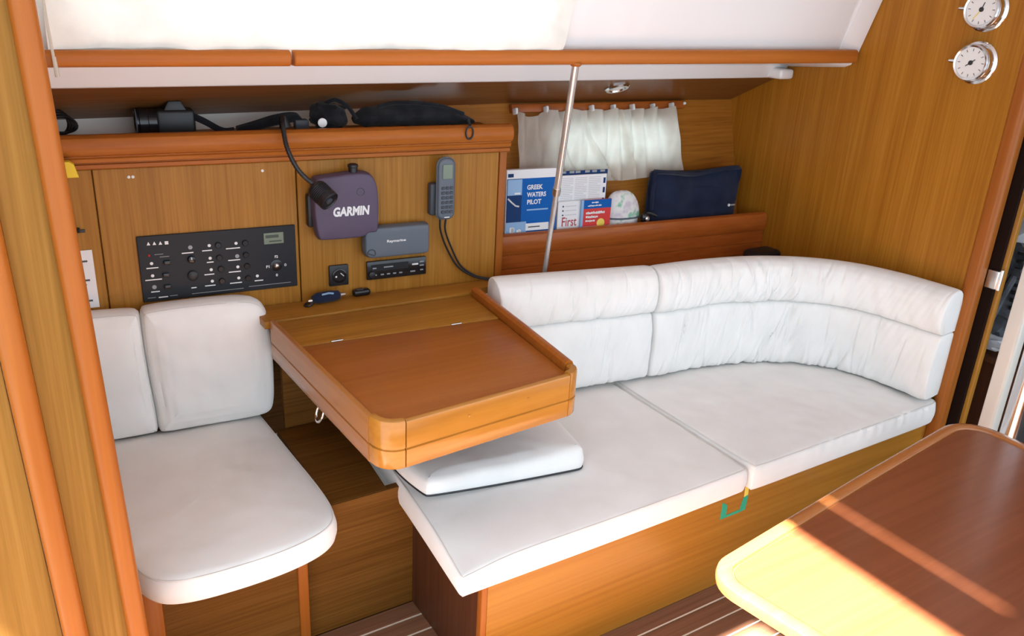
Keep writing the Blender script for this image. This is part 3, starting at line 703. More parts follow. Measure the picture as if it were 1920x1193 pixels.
# ---- blind over the coach window
bl = thing('window_blind', 'cream cloth blind glowing in front of the long upper window', 'blind', CF(.75, .012, .02))
na, nb = 70, 16; bv = []; bf = []
for j in range(nb+1):
    for i in range(na+1):
        a = .128+(1.372-.128+.022*j/nb)*i/na; b = .012+.30*j/nb
        c = .026+.014*noise.noise(Vector((a*5, b*14, 0)))+.007*noise.noise(Vector((a*16, b*9, 4)))+.012*math.exp(-((b-.05)/.03)**2)*noise.noise(Vector((a*4, 0, 7)))
        bv.append(CF(a, b, max(c, .010)))
for j in range(nb):
    for i in range(na): q = j*(na+1)+i; bf.append((q, q+1, q+na+2, q+na+1))
MB().add(bv, bf).build('cloth', 'shade', bl, smooth=60)
MB().tube([CF(.125, .314, .018), CF(1.40, .314, .018)], .006, 10).build('top_rod', 'gel', bl)

# ================================================================== CHROME POLE, SHELF AND WHAT STANDS ON IT
pl = thing('chrome_pole', 'slim slanting chrome pole between the overhead rail and the settee back', 'pole', (1.53, 2.155, .70))
pt, pb = Vector((1.44, 1.935, 1.474)), Vector((1.52, 2.13, .797)); pd = (pb-pt).normalized(); pe = pt+(pb-pt)*1.135
MB().tube([pt, pt.lerp(pe, .5)], .0105, 14).build('upper_tube', 'pole_steel', pl)
MB().tube([pt.lerp(pe, .5), pe], .0085, 14).build('lower_tube', 'pole_steel', pl)
MB().tube([pt.lerp(pe, .485), pt.lerp(pe, .515)], .0125, 14).build('collar', 'steel', pl)
MB().lathe([(.016, -.006), (.016, 0), (.012, .004)], Frame((1.44, 1.935, 1.474), (1, 0, 0), (0, -1, 0), (0, 0, -1)), 16).build('top_socket', 'trim', pl)
MB().tube([pe-pd*.03, pe], .013, 12).build('foot', 'steel', pl)

struct(MB().box(1.44, 2.676, 2.02, 2.36, .675, .70).build('wall_settee_ledge', 'bulk_h'))
sh = thing('book_shelf', 'reddish varnished book shelf with a moulded fiddle behind the settee', 'shelf', SF(.62, .70, 0))
fp = [(-.022, .702), (0, .702), (0, .742), (-.003, .744), (-.003, .747), (0, .749), (0, .792), (-.003, .794), (-.003, .797), (.003, .800), (.008, .815), (.008, .852), (.003, .866), (-.006, .871), (-.018, .871), (-.022, .866)]
MB().sweep([[SF(u, z, n) for n, z in fp] for u in (.0, .4, .8, 1.243)]).build('fiddle', 'shelf_red', sh)
MB().prism([(.0, -.07), (1.24, -.13), (1.24, -.023), (.0, -.023)], .79, .805, Frame(SF.o, SF.u, -SF.n*-1, (0, 0, 1))).build('shelf_board', 'bulk_h', sh)

def shelf_frame(n0, lean=.0):
    v = Vector((0, 0, 1))-SF.n*lean
    return Frame(SF.o+SF.n*n0+Vector((0, 0, .806)), SF.u, v, SF.n)
F = shelf_frame(-.028, .03)
bk = thing('pilot_book', 'blue and white pilot book standing at the left end of the shelf', 'book', F(.17, 0, -.01))
MB().box(.068, .272, 0, .283, -.020, -.001, F, r=.001, seg=1).build('cover', 'paper', bk)
MB().box(.070, .271, 0, .252, -.001, -.0004, F).build('blue_panel', 'blue', bk)
MB().box(.070, .128, .10, .252, -.0004, 0, F).build('photo_panel', 'blue_d', bk)
pm = MB(); pm.box(.072, .128, .195, .25, 0, .0004, F); pm.build('photo_sky', 'blue_l', bk)
wk = MB(); wk.tube([F(.074, .185, .0004), F(.09, .17, .0004), F(.105, .158, .0004), F(.118, .155, .0004)], .003, 6); wk.box(.10, .122, .198, .204, .0004, .0008, F); wk.build('wake', 'mark', bk)
MB().box(.070, .15, .012, .10, -.0003, .0004, F).build('village_photo', 'blue_l', bk)
hm = MB(); rnd = random.Random(5)
for i in range(13):
    a = .072+rnd.random()*.065; b = .015+rnd.random()*.05; w = .006+rnd.random()*.014; hm.box(a, min(a+w, .15), b, b+.006+rnd.random()*.014, .0005, .0009, F)
stuff(hm.build('village_houses', 'mark', bk))
tx = MB(); tx.text('GREEK', F, .148, .212, .017, .0006, w=.062, bold=.03); tx.text('WATERS', F, .148, .186, .017, .0006, w=.076, bold=.03); tx.text('PILOT', F, .150, .160, .017, .0006, w=.056, bold=.03)
tx.build('title', 'mark', bk, smooth=0)
MB().box(.150, .235, .138, .143, .0001, .0006, F).build('subtitle', 'blue_l', bk)
MB().box(.148, .240, .066, .092, .0001, .0006, F).build('author_band', 'mark', bk)
MB().box(.158, .205, .077, .081, .0006, .0010, F).build('author_line', 'slate_d', bk)
MB().box(.073, .094, .258, .270, -.0008, .0002, F).build('publisher_mark', 'blue_d', bk)

F = shelf_frame(-.062, .02)
dmz = thing('dark_magazine', 'dark magazine standing behind the white printed page on the shelf', 'magazine', F(.38, 0, 0))
MB().box(.283, .498, 0, .262, -.006, -.001, F, r=.0008, seg=1).build('cover', 'blue_d', dmz)
dk = MB()
for a in (.30, .335, .36, .40, .43, .465): dk.box(a, a+.02, .254, .262, -.001, 0, F)
stuff(dk.build('masthead', 'mark_dim', dmz))
F = shelf_frame(-.050, .02)
mg = thing('white_magazine', 'open white magazine page full of small print beside the blue book', 'magazine', F(.38, 0, 0))
MB().box(.285, .488, 0, .249, -.008, -.001, F, r=.0008, seg=1).build('page', 'paper', mg)
lines = MB()
for i in range(20):
    for c in range(3): lines.box(.296+c*.058, .296+c*.058+.050-(.012 if i % 5 == 4 else 0), .238-i*.0065, .2405-i*.0065, -.0009, -.0005, F)
stuff(lines.build('print_lines', 'paper_dim', mg))
em = MB()
for b in (.215, .18, .14): em.box(.474, .483, b, b+.02, -.0009, -.0004, F)
stuff(em.build('edge_tabs', 'blue_d', mg))
F = shelf_frame(-.040, .015)
br = thing('first_brochure', 'white boat brochure with a large red title low on the shelf', 'brochure', F(.33, 0, 0))
MB().box(.283, .395, 0, .158, -.005, -.001, F, r=.0006, seg=1).build('cover', 'paper', br)
MB().text('First', F, .302, .066, .034, -.0003, w=.062, bold=.008).build('title', 'crimson', br, smooth=0)
bu = MB()
for b in (.140, .124, .108): bu.lathe([(.0035, 0), (.0035, .0004)], Frame(F(.304, b, -.0008), F.u, F.v, F.n), 8)
stuff(bu.build('bullets', 'slate_d', br))
bt = MB()
for b in (.140, .124, .108): bt.box(.313, .360, b-.0015, b+.0015, -.0008, -.0004, F)
for b in (.052, .044): bt.box(.300, .365, b, b+.002, -.0008, -.0004, F)
stuff(bt.build('bullet_text', 'paper_dim', br))
F = shelf_frame(-.030, .015)
rb2 = thing('red_booklet', 'small red and blue booklet with a yellow badge in front of the brochure', 'booklet', F(.44, 0, 0))
MB().box(.385, .503, 0, .160, -.008, -.001, F, r=.0006, seg=1).build('cover', 'red', rb2)
MB().box(.385, .503, .128, .160, -.001, -.0005, F).build('blue_band', 'blue', rb2)
MB().box(.375, .385, .010, .160, -.008, -.001, F).build('spine', 'blue_l', rb2)
MB().box(.386, .503, .0, .062, -.001, -.0006, F).build('white_foot', 'paper', rb2)
tt = MB()
for a0, a1, b, h in ((.418, .446, .148, .005), (.402, .460, .136, .005), (.396, .476, .108, .009), (.396, .448, .093, .008), (.396, .436, .079, .007)):
    q = a0
    while q < a1:
        w = rnd.uniform(.004, .008); tt.box(q, min(q+w, a1), b+rnd.uniform(-.001, .001), b+h*rnd.uniform(.7, 1.1), -.0004, .0, F); q += w+.0012
stuff(tt.build('title', 'mark', rb2, smooth=0))
MB().lathe([(.017, 0), (.017, .0006), (.016, .001)], Frame(F(.462, .072, -.0004), F.u, F.v, F.n), 20).build('badge', 'badge', rb2)

capb = thing('patterned_cap', 'pale patterned cloth cap standing between the magazines and the navy pouch', 'cap', SF(.575, .806, -.06))
cv_, cf_ = [], []
for j in range(9):
    t = j/8*math.pi/2
    for i in range(25):
        p = math.pi*i/24
        rr = math.cos(t)**.7; cv_.append(SF(.588+.078*rr*math.cos(p)*-1-.012*math.sin(t), .884+.098*math.sin(t), -.082+.040*rr*math.sin(p)+.003*noise.noise(Vector((i*.6, j*.8, 2)))))
for j in range(8):
    for i in range(24): q = j*25+i; cf_.append((q, q+1, q+26, q+25))
m_, nt_, b_p = new_mat('cap_print'); tcn = nt_.nodes.new('ShaderNodeTexCoord'); nz = nt_.nodes.new('ShaderNodeTexNoise'); nz.inputs['Scale'].default_value = 26; nz.inputs['Detail'].default_value = 2
nt_.links.new(tcn.outputs['Object'], nz.inputs['Vector']); rp_ = ramp(nt_, [(.35, (.62, .55, .62)), (.48, (.78, .76, .74)), (.56, (.78, .76, .74)), (.66, (.25, .52, .38))]); nt_.links.new(nz.outputs['Fac'], rp_.inputs[0]); nt_.links.new(rp_.outputs[0], b_p.inputs['Base Color']); b_p.inputs['Roughness'].default_value = .9
MB().add(cv_, cf_).build('crown', m_, capb, smooth=60)
MB().prism([(.512, -.078), (.530, -.054), (.556, -.045), (.588, -.042), (.620, -.045), (.646, -.056), (.660, -.078)], .806, .880, Frame(SF.o, SF.u, SF.n, (0, 0, 1)), r=.004).build('band', m_, capb)
MB().tube([SF(.509, .882, -.076), SF(.525, .882, -.054), SF(.550, .882, -.043), SF(.588, .882, -.039), SF(.626, .882, -.044), SF(.650, .882, -.055), SF(.664, .882, -.078)], .0035, 8).build('edge_cord', 'slate', capb)
sgl = thing('sunglasses', 'black sunglasses lying against the navy pouch on the shelf', 'sunglasses', SF(.655, .806, -.05))
MB().lump(SF(.664, .884, -.036), (.020, .012, .018), .1, 2, 5, 2).build('lens', 'black_gloss', sgl)
MB().tube(spline([SF(.66, .890, -.044), SF(.68, .898, -.040), SF(.70, .892, -.036), SF(.715, .886, -.034)], 14), .007, 8).build('temple', 'black', sgl)
MB().lathe([(.010, 0), (.010, .004), (.005, .008)], Frame(SF(.668, .880, -.026), SF.u, SF.v, SF.n), 10).build('hinge_disc', 'steel', sgl)
MB().box(.662, .688, .806, .87, -.040, -.030, SF, r=.004).build('second_lens', 'black_gloss', sgl)

np_ = thing('navy_pouch', 'soft navy zipped pouch leaning at the right end of the shelf', 'pouch', SF(.90, .806, -.09))
SF0 = SF; SF = Frame(SF0(.020, 0, 0), SF0.u, SF0.v, SF0.n)
nout = resample(rrect(.694, 1.124, .806, 1.046, [.03, .03, .012, .012], 5), 130)
def nd(a, b, c, t):
    f = (a-.672)/.45; c += .012*noise.noise(Vector((a*7, b*7, 1)))+.010*noise.noise(Vector((a*3-b*5, 2, 1)))
    if b > .98: c -= .02*(b-.98)/.066*(1 if t > .4 else -.6); b += .006*math.sin(f*9)-.010*math.sin(f*math.pi)
    return a+(.02*(1-f)-.0)*(b-.92)*-.8, b, c
pillow(nout, -.124, -.068, SF, r=.022, crown=.012, rings=14, wr=.003, wf=9, disp=nd).build('body', 'navy', np_)
MB().tube(spline([SF(.708, 1.046, -.096), SF(.78, 1.040, -.094), SF(.90, 1.036, -.094), SF(1.02, 1.042, -.096), SF(1.115, 1.046, -.098)], 30), .005, 8).build('zip', 'black', np_)
MB().tube(spline([SF(.712, 1.046, -.084), SF(.696, 1.03, -.074), SF(.690, .98, -.068), SF(.694, .90, -.068)], 16), .008, 8).build('side_strap', 'navy', np_)
MB().lathe([(.006, 0), (.006, .003)], Frame(SF(1.058, .902, -.046), SF.u, SF.v, SF.n), 8).build('logo_mark', 'mark', np_)
MB().box(1.067, 1.088, .899, .905, -.048, -.043, SF).build('logo_bar', 'mark_dim', np_)
SF = SF0

# ---- curtain on its rod
ctn = thing('port_curtain', 'short cream gathered curtain hanging in front of the hull port', 'curtain', WLF(.55, .33, .03))
tops = [(0.172, .574), (.30, .578), (.405, .578), (.50, .578), (.60, .578), (.69, .578), (.79, .578), (.885, .580)]
cv_, cf_ = [], []; na, nb = 150, 24
def curt_top(f):
    u = .172+.718*f; k = 0
    for i in range(len(tops)-1):
        if tops[i][0] <= u <= tops[i+1][0]:
            g = (u-tops[i][0])/(tops[i+1][0]-tops[i][0]); sag = .020 if i == 0 else .007
            return tops[i][1]*(1-g)+tops[i+1][1]*g-sag*math.sin(math.pi*g)
    return .578
for j in range(nb+1):
    h = j/nb
    for i in range(na+1):
        f = i/na; top = curt_top(f); bot = .338-.030*min(1, f/.62)+(.012 if f > .62 else 0)*(f-.62)/.38
        u = .172+.718*f+(.02*h if f > .9 else 0)*(f-.9)*10-.012*(1-f)*h
        am = .006+.008*(1-h)
        c = .046+am*math.sin(f*58+2*math.sin(f*9))+.010*noise.noise(Vector((f*11+h*1.2, h*1.2, 0)))+.014*noise.noise(Vector((f*24+h*2.5, h*.6, 5)))
        c += .022*math.exp(-((f-.40-.16*h*h)/.014)**2)+.020*math.exp(-((f-.64-.05*h)/.012)**2)+.018*math.exp(-((f-.22-.10*h)/.013)**2)
        cv_.append(WLF(u, top+(bot-top)*h, max(c, .026)))
for j in range(nb):
    for i in range(na): q = j*(na+1)+i; cf_.append((q, q+1, q+na+2, q+na+1))
MB().add(cv_, cf_).build('cloth', 'curtain', ctn, smooth=70)
for u, v in tops: MB().box(u-.005, u+.005, v-.008, v+.014, .0235, .050, WLF, r=.003).build('clip', 'mark', ctn)
rd = thing('curtain_rod', 'dark red wooden curtain rail above the hull port curtain', 'curtain rail', WLF(.56, .585, .02))
MB().box(.168, .97, .574, .604, .001, .022, WLF, r=.004).build('rail', 'shelf_red', rd)
MB().lathe([(.006, 0), (.006, .006), (.003, .009)], Frame(WLF(.963, .592, .0225), WLF.u, WLF.v, WLF.n), 12).build('end_cap', 'mark', rd)

# ---- ceiling spot
dn = Vector((0, -.1105, -.21)).normalized() if False else Vector((0, -(1.394-1.284)/(2.515-2.28), -1)).normalized()
lc = Vector((1.945, 2.36, 1.3958-.4553*(2.36-2.28)))
LF = Frame(lc, (1, 0, 0), Vector((1, 0, 0)).cross(dn)*-1, dn)
sp = thing('ceiling_spot', 'small round chrome ceiling spot above the cream curtain', 'ceiling light', lc)
MB().lathe([(.046, -.002), (.046, .004), (.040, .009), (.030, .009), (.027, .003), (.010, .003)], LF, 28).build('bezel', 'chrome', sp)
MB().lathe([(.027, .002), (.024, .005), (.012, .008), (.003, .009)], LF, 20).build('lens', 'dial', sp)

# ---- brass-free ship's clock and barometer on the bulkhead
def dial(name, label, cat, y, z, hands):
    t = thing(name, label, cat, (2.675, y, z-.062), 'round chrome dials on the bulkhead')
    A = Frame((2.682, y, z), BF.u, BF.v, BF.n)
    MB().lathe([(.064, 0), (.064, .004), (.060, .007), (.056, .008), (.054, .030), (.056, .033), (.056, .040), (.052, .044), (.047, .042), (.046, .036), (.010, .036)], A, 40).build('case', 'chrome', t)
    f = MB().lathe([(.0465, .034), (.0465, .0372), (.044, .0374)], A, 32).build('face', 'dial', t)
    tk = MB()
    for k in range(12):
        an = k*math.pi/6; B = Frame(A(.038*math.sin(an), .038*math.cos(an), .0376), A.u*math.cos(an)-A.v*math.sin(an), A.u*math.sin(an)+A.v*math.cos(an), A.n)
        tk.box(-.001, .001, -.004, .004, 0, .0004, B)
    stuff(tk.build('ticks', 'slate_d', f, smooth=0))
    for an, L in hands:
        B = Frame(A(0, 0, .0382), A.u*math.cos(an)-A.v*math.sin(an), A.u*math.sin(an)+A.v*math.cos(an), A.n)
        MB().box(-.0013, .0013, -.006, L, 0, .0008, B).build('hand', 'badge' if L > .03 else 'black', t)
    MB().lathe([(.007, .0376), (.007, .040), (.003, .041)], A, 14).build('hub', 'black', t)
    MB().tube([A(-.054, 0, .036), A(-.072, .0, .036)], [.006, .005], 10).build('hinge_knob', 'chrome', t)
    wn = MB()
    for an in (.6, 1.5, 2.4):
        p = A(.059*math.sin(an+.2), .059*math.cos(an+.2)*-1+.0, .003); wn.lathe([(.003, 0), (.003, .004)], Frame(p, A.u, A.v, A.n), 8)
    wn.build('screws', 'steel', t)
dial('barometer', 'lower round chrome barometer on the forward bulkhead, whole in view', 'barometer', 1.511, 1.521, ((-2.2, .018), (.9, .016)))
dial('ship_clock', 'upper round chrome clock on the forward bulkhead, cut by the picture top', 'clock', 1.517, 1.676, ((3.75, .034), (.3, .022)))

# ================================================================== SETTEE
BX0, BX1, BY = .858, 2.672, 1.372
sb = thing('settee_base', 'golden wooden settee base with a dark left end', 'settee base', (1.77, 1.56, 0))
MB().box(BX0+.018, BX1, BY, BY+.018, 0.002, .333).build('front_panel', 'base', sb)
MB().box(BX0, BX0+.018, BY-.002, BY+.02, .002, .335, r=.004).build('corner_post', 'trim_z', sb)
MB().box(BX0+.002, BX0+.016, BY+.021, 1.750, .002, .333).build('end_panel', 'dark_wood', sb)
MB().box(BX0+.018, BX1, BY+.02, 1.748, .315, .332).build('top_board', 'base', sb)
tp = thing('green_tape', 'bits of green masking tape stuck in a U under the cushion gap', 'tape', (1.72, BY-.001, .24))
MB().prism([(1.668, .247), (1.692, .247), (1.690, .290), (1.668, .306)], .0004, .0012, Frame((0, BY, 0), (1, 0, 0), (0, 0, 1), (0, -1, 0))).build('strip', 'green', tp)
MB().prism([(1.693, .247), (1.745, .247), (1.745, .257), (1.693, .255)], .0004, .0010, Frame((0, BY, 0), (1, 0, 0), (0, 0, 1), (0, -1, 0))).build('strip', 'green', tp)
MB().prism([(1.746, .247), (1.772, .250), (1.776, .300), (1.756, .296)], .0004, .0012, Frame((0, BY, 0), (1, 0, 0), (0, 0, 1), (0, -1, 0))).build('strip', 'green', tp)
tpp = MB().prism([(1.758, .297), (1.774, .301), (1.772, .332), (1.756, .332)], .0004, .0012, Frame((0, BY, 0), (1, 0, 0), (0, 0, 1), (0, -1, 0))); tpp.build('label_strip', 'badge', tp)

def piping(P, c, ins, r, name, parent, F=WF, mat='piping', disp=None):
    Q = inset(P, ins); MB().ring([F(q.x, q.y, c) for q in Q], r, 6).build(name, mat, parent)

s1 = thing('seat_cushion', 'long white canvas settee cushion at the left, under the lap cushion', 'cushion', (1.26, 1.65, .336), 'white settee seat cushions')
o1 = resample([(.800, 1.350), (1.26, 1.347), (1.728, 1.350), (1.732, 1.62), (1.735, 1.93), (1.27, 1.96), (.80, 1.96), (.797, 1.65)], 200)
o1 = smooth_closed([(.785, 1.343), (.795, 1.343), (1.26, 1.340), (1.722, 1.345), (1.731, 1.350), (1.733, 1.62), (1.735, 2.00), (1.725, 2.01), (1.27, 2.05), (.85, 2.05), (.840, 2.04), (.812, 1.65), (.784, 1.355)], 220, 2)
def d1(a, b, c, t):
    if c > .36: c -= .020*math.exp(-((a-.775)/.10)**2-((b-1.33)/.13)**2)*min(1, (c-.36)/.05)
    return a, b, c
pillow(o1, .336, .415, r=.016, crown=.010, rings=18, wr=.0016, wf=7, disp=d1, rb=.014).build('cover', 'white', s1)
MB().ring([d1(q.x, q.y, .4115, 1) for q in inset(o1, .006)], .0026, 6).build('piping', 'piping', s1)

s2 = thing('seat_cushion', 'white canvas settee cushion at the right with puckered front edge', 'cushion', (2.2, 1.62, .336), 'white settee seat cushions')
o2 = smooth_closed([(1.742, 1.345), (1.752, 1.337), (2.0, 1.338), (2.35, 1.338), (2.61, 1.338), (2.655, 1.345), (2.665, 1.375), (2.666, 1.5), (2.66, 1.75), (2.59, 1.90), (2.42, 1.97), (2.1, 1.995), (1.755, 2.00), (1.742, 1.99), (1.740, 1.6)], 240, 2)
def d2(a, b, c, t):
    if t > .62:      # concentric puckers near the front left corner
        q = math.hypot(a-1.80, b-1.30)
        if q < .26: c += .0035*math.sin(q*150)*math.exp(-((q-.14)/.07)**2)
    elif t > .2 and b < 1.40:
        b += (.0075*noise.noise(Vector((a*55, c*10, 1)))+.002*math.sin(a*120))*min(1, max(.25, (a-1.8)/.5))
    return a, b, c
pillow(o2, .336, .420, r=.018, crown=.009, rings=30, wr=.0018, wf=8, seed=4, disp=d2, rb=.014).build('cover', 'white', s2)
piping(o2, .4155, .007, .0028, 'piping', s2)

# back cushions: lower pad and top roll, swept along the settee back
def back_cushion(t, path, nst, wr, seed, lean=lambda s: 0, endr=.035, ncre=(10, 12), cmid=.5):
    P = spline([Vector((a, b, 0)) for a, b in path], nst); L = [0]
    for i in range(1, nst): L.append(L[-1]+(P[i]-P[i-1]).length)
    tot = L[-1]
    low = [(.104, .436), (.06, .432), (.018, .432), (.004, .440), (-.004, .470), (-.008, .52), (-.008, .57), (-.003, .62), (.004, .652), (.014, .668), (.035, .672), (.070, .672), (.108, .668), (.110, .60), (.110, .52), (.109, .46)]
    top = [(.108, .672), (.060, .672), (.020, .670), (.004, .676), (-.008, .690), (-.014, .715), (-.014, .748), (-.008, .780), (.006, .804), (.028, .819), (.055, .825), (.082, .821), (.102, .806), (.110, .778), (.111, .73), (.110, .70)]
    rc_ = random.Random(seed*7+1)
    cre = {'lower_pad': [], 'top_roll': []}
    for nm_, cnt in (('lower_pad', ncre[0]), ('top_roll', ncre[1])):
        for _ in range(cnt):
            s0 = tot*min(.97, max(.03, rc_.gauss(cmid, .22))); cre[nm_].append((s0, rc_.uniform(-.15, .55)*(1 if s0 < tot*.5 else .9), rc_.uniform(.0035, .0085), rc_.uniform(.0028, .0060), rc_.uniform(.50, .64) if nm_ == 'lower_pad' else rc_.choice((.70, .74, .80)), rc_.random() < .6))
    def dense(pr):
        return [tuple(v) for v in resample(pr, 56)]
    for nm, pr in (('lower_pad', dense(low)), ('top_roll', dense(top))):
        tc = sum(p[0] for p in pr)/len(pr); zc = sum(p[1] for p in pr)/len(pr); rows = []
        for i in range(nst):
            d = (P[min(i+1, nst-1)]-P[max(i-1, 0)]).normalized(); nn = Vector((-d.y, d.x, 0))
            s = L[i]; e = min(s, tot-s); k = 1 if e > endr else math.sqrt(max(0, 1-(1-e/endr)**2)); k = .80+.20*k
            kz = 1 if e > endr*.6 else .965+.035*math.sqrt(max(0, 1-(1-e/(endr*.6))**2))
            cur = wr(s/tot); rw = []
            for t_, z in pr:
                tt_ = tc+(t_-tc)*k; zz = zc+(z-zc)*kz
                if t_ < .05:
                    skew = (z-.55)*.35
                    g = noise.noise(Vector(((s+skew)*26+seed, z*2.4, 0)))-.9*abs(noise.noise(Vector(((s-skew)*40+seed, z*3, 3))))
                    w = cur*(1-.45*math.sin(min(1, max(0, (z-.43)/.24))*math.pi)) if nm == 'lower_pad' else cur*.8
                    tt_ += w*g
                    zb_ = .43 if nm == 'lower_pad' else .675; zt_ = .66 if nm == 'lower_pad' else .81
                    for s0, sl, dp, wd, ze, fb in cre[nm]:
                        dd = s-s0-sl*(z-zb_)
                        if abs(dd) < wd*3:
                            fz = max(0, 1-(z-zb_)/(ze-zb_)) if fb else max(0, 1-abs(z-ze)/(.10 if nm == 'lower_pad' else .06))
                            tt_ += dp*math.exp(-(dd/wd)**2)*min(1, fz*1.6)
                tt_ += lean(s/tot)*(z-.43)
                q = P[i]+nn*tt_; rw.append((q.x, q.y, zz))
            rows.append(rw)
        MB().sweep(rows).build(nm, 'white', t, smooth=50)

b1 = thing('back_cushion', 'straight white settee back cushion beside the chart desk', 'cushion', (1.54, 2.0, .43), 'white settee back cushions')
back_cushion(b1, [(1.282, 1.988), (1.42, 1.972), (1.62, 1.946), (1.838, 1.918)], 240, lambda s: .004+.004*s, 2, lambda s: .10*(1-s), ncre=(7, 20), cmid=.6)
b2 = thing('back_cushion', 'curved white settee back cushion wrapping into the forward corner', 'cushion', (2.35, 1.75, .43), 'white settee back cushions')
back_cushion(b2, [(1.846, 1.910), (2.0, 1.900), (2.16, 1.876), (2.30, 1.832), (2.42, 1.762), (2.505, 1.665), (2.548, 1.55), (2.562, 1.45), (2.568, 1.352)], 460, lambda s: .0055+.0125*math.exp(-((s-.42)/.24)**2), 9, lambda s: .0, ncre=(52, 60), cmid=.40)

lp = thing('lap_cushion', 'small loose white cushion lying on the settee below the chart desk', 'cushion', (1.05, 1.68, .422))
ol = smooth_closed([(.838, 1.640), (.850, 1.630), (1.05, 1.590), (1.262, 1.556), (1.285, 1.556), (1.298, 1.575), (1.315, 1.66), (1.330, 1.80), (1.315, 1.82), (1.1, 1.85), (.85, 1.87), (.825, 1.86), (.822, 1.75)], 150, 2)
def dl(a, b, c, t):
    f = (a-.82)/.5
    if t > .35: a += 0; b += .0
    return a, b, c-.020*(1-f)*min(1, max(0, (c-.432)/.06))
pillow(ol, .430, .497, r=.026, crown=.006, rings=12, wr=.0015, wf=9, seed=8, disp=dl, rb=.004).build('cover', 'white', lp)
MB().ring([(q.x, q.y, .4305) for q in inset(ol, .001)], .0035, 6).build('edge_binding', 'black', lp)

# ================================================================== NAVIGATOR'S SEAT
ns = thing('seat_pedestal', 'wooden seat pedestal under the white navigator seat at left', 'pedestal', (.35, 1.9, 0))
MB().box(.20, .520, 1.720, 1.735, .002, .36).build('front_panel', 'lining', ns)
MB().box(.520, .548, 1.712, 1.740, .002, .36, r=.006).build('corner_post', 'trim_z', ns)
MB().box(.152, .200, 1.700, 1.740, .002, .36, r=.010).build('corner_post', 'trim_z', ns)
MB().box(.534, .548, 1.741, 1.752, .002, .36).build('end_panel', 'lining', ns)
MB().box(.15, .60, 1.70, 2.20, .345, .362, r=.003).build('seat_board', 'trim', ns)
nq = thing('navigator_seat_cushion', 'white canvas seat cushion with a rounded front at far left', 'cushion', (.37, 1.9, .364))
on_ = smooth_closed([(.095, 2.31), (.095, 2.29), (.118, 1.80), (.140, 1.70), (.172, 1.615), (.235, 1.583), (.36, 1.576), (.48, 1.584), (.575, 1.614), (.615, 1.672), (.622, 1.78), (.612, 2.0), (.602, 2.255), (.600, 2.27), (.58, 2.275)], 200, 3)
pillow(on_, .364, .435, r=.024, crown=.010, rings=18, wr=.0016, wf=7, seed=12, rb=.014).build('cover', 'white', nq)
piping(on_, .4275, .007, .0026, 'piping', nq)
nb_ = thing('navigator_back_cushion', 'white canvas back cushion with a vertical crease at far left', 'cushion', PF(.37, .44, .05))
def db(a, b, c, t):
    if t > .45:
        c += .004*noise.noise(Vector((a*4+b*6, b*12-a*5, 2)))
    return a, b, c
obl = smooth_closed([(.090, .452), (.096, .447), (.20, .446), (.308, .446), (.316, .452), (.314, .52), (.307, .62), (.303, .72), (.302, .800), (.295, .812), (.20, .816), (.096, .818), (.088, .812), (.086, .70), (.086, .55)], 150, 2)
obr = smooth_closed([(.319, .452), (.326, .446), (.45, .445), (.58, .444), (.622, .450), (.638, .472), (.643, .55), (.643, .66), (.638, .745), (.622, .795), (.580, .815), (.48, .819), (.318, .817), (.306, .806), (.306, .72), (.310, .62), (.317, .52)], 190, 2)
pillow(obl, .006, .082, PF, r=.022, crown=.014, rings=18, wr=.0020, wf=8, seed=20, disp=db).build('left_pad', 'white', nb_)
pillow(obr, .006, .088, PF, r=.022, crown=.016, rings=24, wr=.0022, wf=8, seed=26, disp=db).build('right_pad', 'white', nb_)
for o_, h_ in ((obl, .072), (obr, .078)):
    MB().ring([PF(q.x, q.y, h_) for q in inset(o_, .006)], .0024, 6).build('piping', 'piping', nb_)

# ================================================================== SALOON TABLE
tb = thing('saloon_table', 'dark mahogany saloon table with a raised rim in the near right corner', 'table', (1.6, .6, 0))
tz = .66
def rounded_poly(pts, rs, k=8):
    out = []; n = len(pts)
    for i in range(n):
        p = Vector(pts[i]); a = (Vector(pts[i-1])-p).normalized(); b = (Vector(pts[(i+1) % n])-p).normalized(); ang = a.angle(b); d = rs[i]/math.tan(ang/2)
        q0, q1 = p+a*d, p+b*d; c = p+(a+b).normalized()*rs[i]/math.sin(ang/2)
        v0, v1 = q0-c, q1-c; t0 = math.atan2(v0.y, v0.x); dt = math.atan2(v1.y, v1.x)-t0
        while dt > math.pi: dt -= 2*math.pi
        while dt < -math.pi: dt += 2*math.pi
        out += [(c.x+rs[i]*math.cos(t0+dt*j/k), c.y+rs[i]*math.sin(t0+dt*j/k)) for j in range(k+1)]
    return out
TP = resample(rounded_poly([(1.150, .10), (2.085, .10), (2.125, 1.005), (1.60, .9445), (1.022, .870)], [.08, .08, .095, .6, .075]), 260)
rows = []
for d, z in ((.034, tz-.030), (.010, tz-.030), (.002, tz-.024), (0, tz-.012), (.002, tz-.003), (.008, tz+.001), (.026, tz+.001), (.0295, tz-.001), (.0315, tz-.006), (.034, tz-.006)):
    rows.append([(q.x, q.y, z) for q in inset(TP, d)])
n = len(TP); fcs = []
for i in range(len(rows)):
    j = (i+1) % len(rows)
    for k in range(n): fcs.append((i*n+k, i*n+(k+1) % n, j*n+(k+1) % n, j*n+k))
MB().add([p for r_ in rows for p in r_], fcs).build('rim', 'table_rim', tb)
MB().prism([(q.x, q.y) for q in inset(TP, .0345)], tz-.030, tz-.0035).build('top', 'table', tb)
MB().box(1.35, 1.85, .42, .52, .002, tz-.032, r=.01).build('leg', 'table_rim', tb)
MB().tube([(1.6, .47, .002), (1.6, .47, .03)], [.14, .12], 24).build('foot', 'steel', tb)

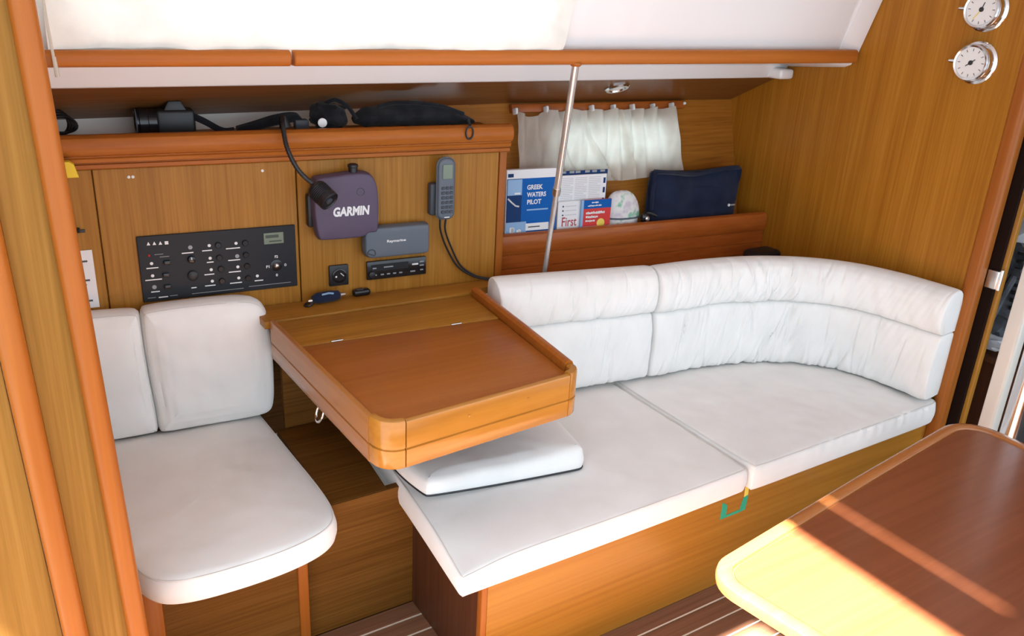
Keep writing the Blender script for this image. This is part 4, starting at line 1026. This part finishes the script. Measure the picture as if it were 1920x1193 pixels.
# ================================================================== BEYOND THE TABLE AND IN THE FORWARD CABIN
mp_ = thing('mast_post', 'cream painted square post standing by the doorway at right', 'post', (2.5, 1.10, 0))
MB().box(2.476, 2.524, 1.078, 1.122, .004, 1.95, r=.008, seg=3).build('shaft', 'pole_white', mp_)
MB().box(2.45, 2.55, 1.05, 1.15, .001, .012, r=.003).build('base_plate', 'steel', mp_)
hp = thing('chrome_handhold', 'thick polished steel tube right of the cream post', 'handhold', (2.40, .97, 0))
MB().tube([(2.40, .985, .012), (2.40, .985, .80), (2.40, .985, 1.5), (2.40, .985, 1.95)], .034, 28).build('tube', 'chrome', hp)
MB().lathe([(.06, 0), (.06, .008), (.04, .014)], Frame((2.40, .985, .001), (1, 0, 0), (0, 1, 0), (0, 0, 1)), 24).build('flange', 'steel', hp)
lk = thing('cabin_locker', 'dark wooden locker inside the forward doorway', 'locker', (3.2, 1.55, 0))
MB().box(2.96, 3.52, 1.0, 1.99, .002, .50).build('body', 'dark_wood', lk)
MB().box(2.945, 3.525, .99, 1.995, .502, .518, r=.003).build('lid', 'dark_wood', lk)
bg_ = thing('duffel_bag', 'crumpled grey duffel bag on the locker seen through the doorway', 'bag', (3.12, 1.44, .518))
MB().lump((3.14, 1.46, .765), (.15, .17, .20), .16, 3, 3, 4).build('body', 'bag_grey', bg_)
MB().lump((3.12, 1.40, .955), (.10, .10, .07), .2, 3, 8, 3).build('top_fold', 'plastic_bag', bg_)
for k in range(8):
    z = .70+.028*k; MB().box(2.985, 2.998, 1.335+.003*k, 1.360+.003*k, z, z+.012, r=.002).build('zip_tooth', 'black', bg_)
for k in range(3):
    MB().tube(spline([(2.99, 1.50-.03*k, .56), (2.965, 1.46-.03*k, .64), (2.965, 1.44-.03*k, .74), (2.99, 1.43-.03*k, .82)], 14), .012, 8).build('strap', 'bag_grey', bg_)
MB().lump((2.99, 1.42, .562), (.03, .10, .026), .25, 4, 6, 3).build('plastic_liner', 'plastic_bag', bg_)
ds = thing('black_case', 'low black case on the ledge behind the curved cushion', 'case', (2.5, 2.2, .70))
MB().box(2.50, 2.64, 2.08, 2.17, .70, .756, r=.02, seg=3).build('body', 'black', ds)
MB().box(2.52, 2.62, 2.078, 2.081, .715, .745).build('grille', 'charcoal', ds)
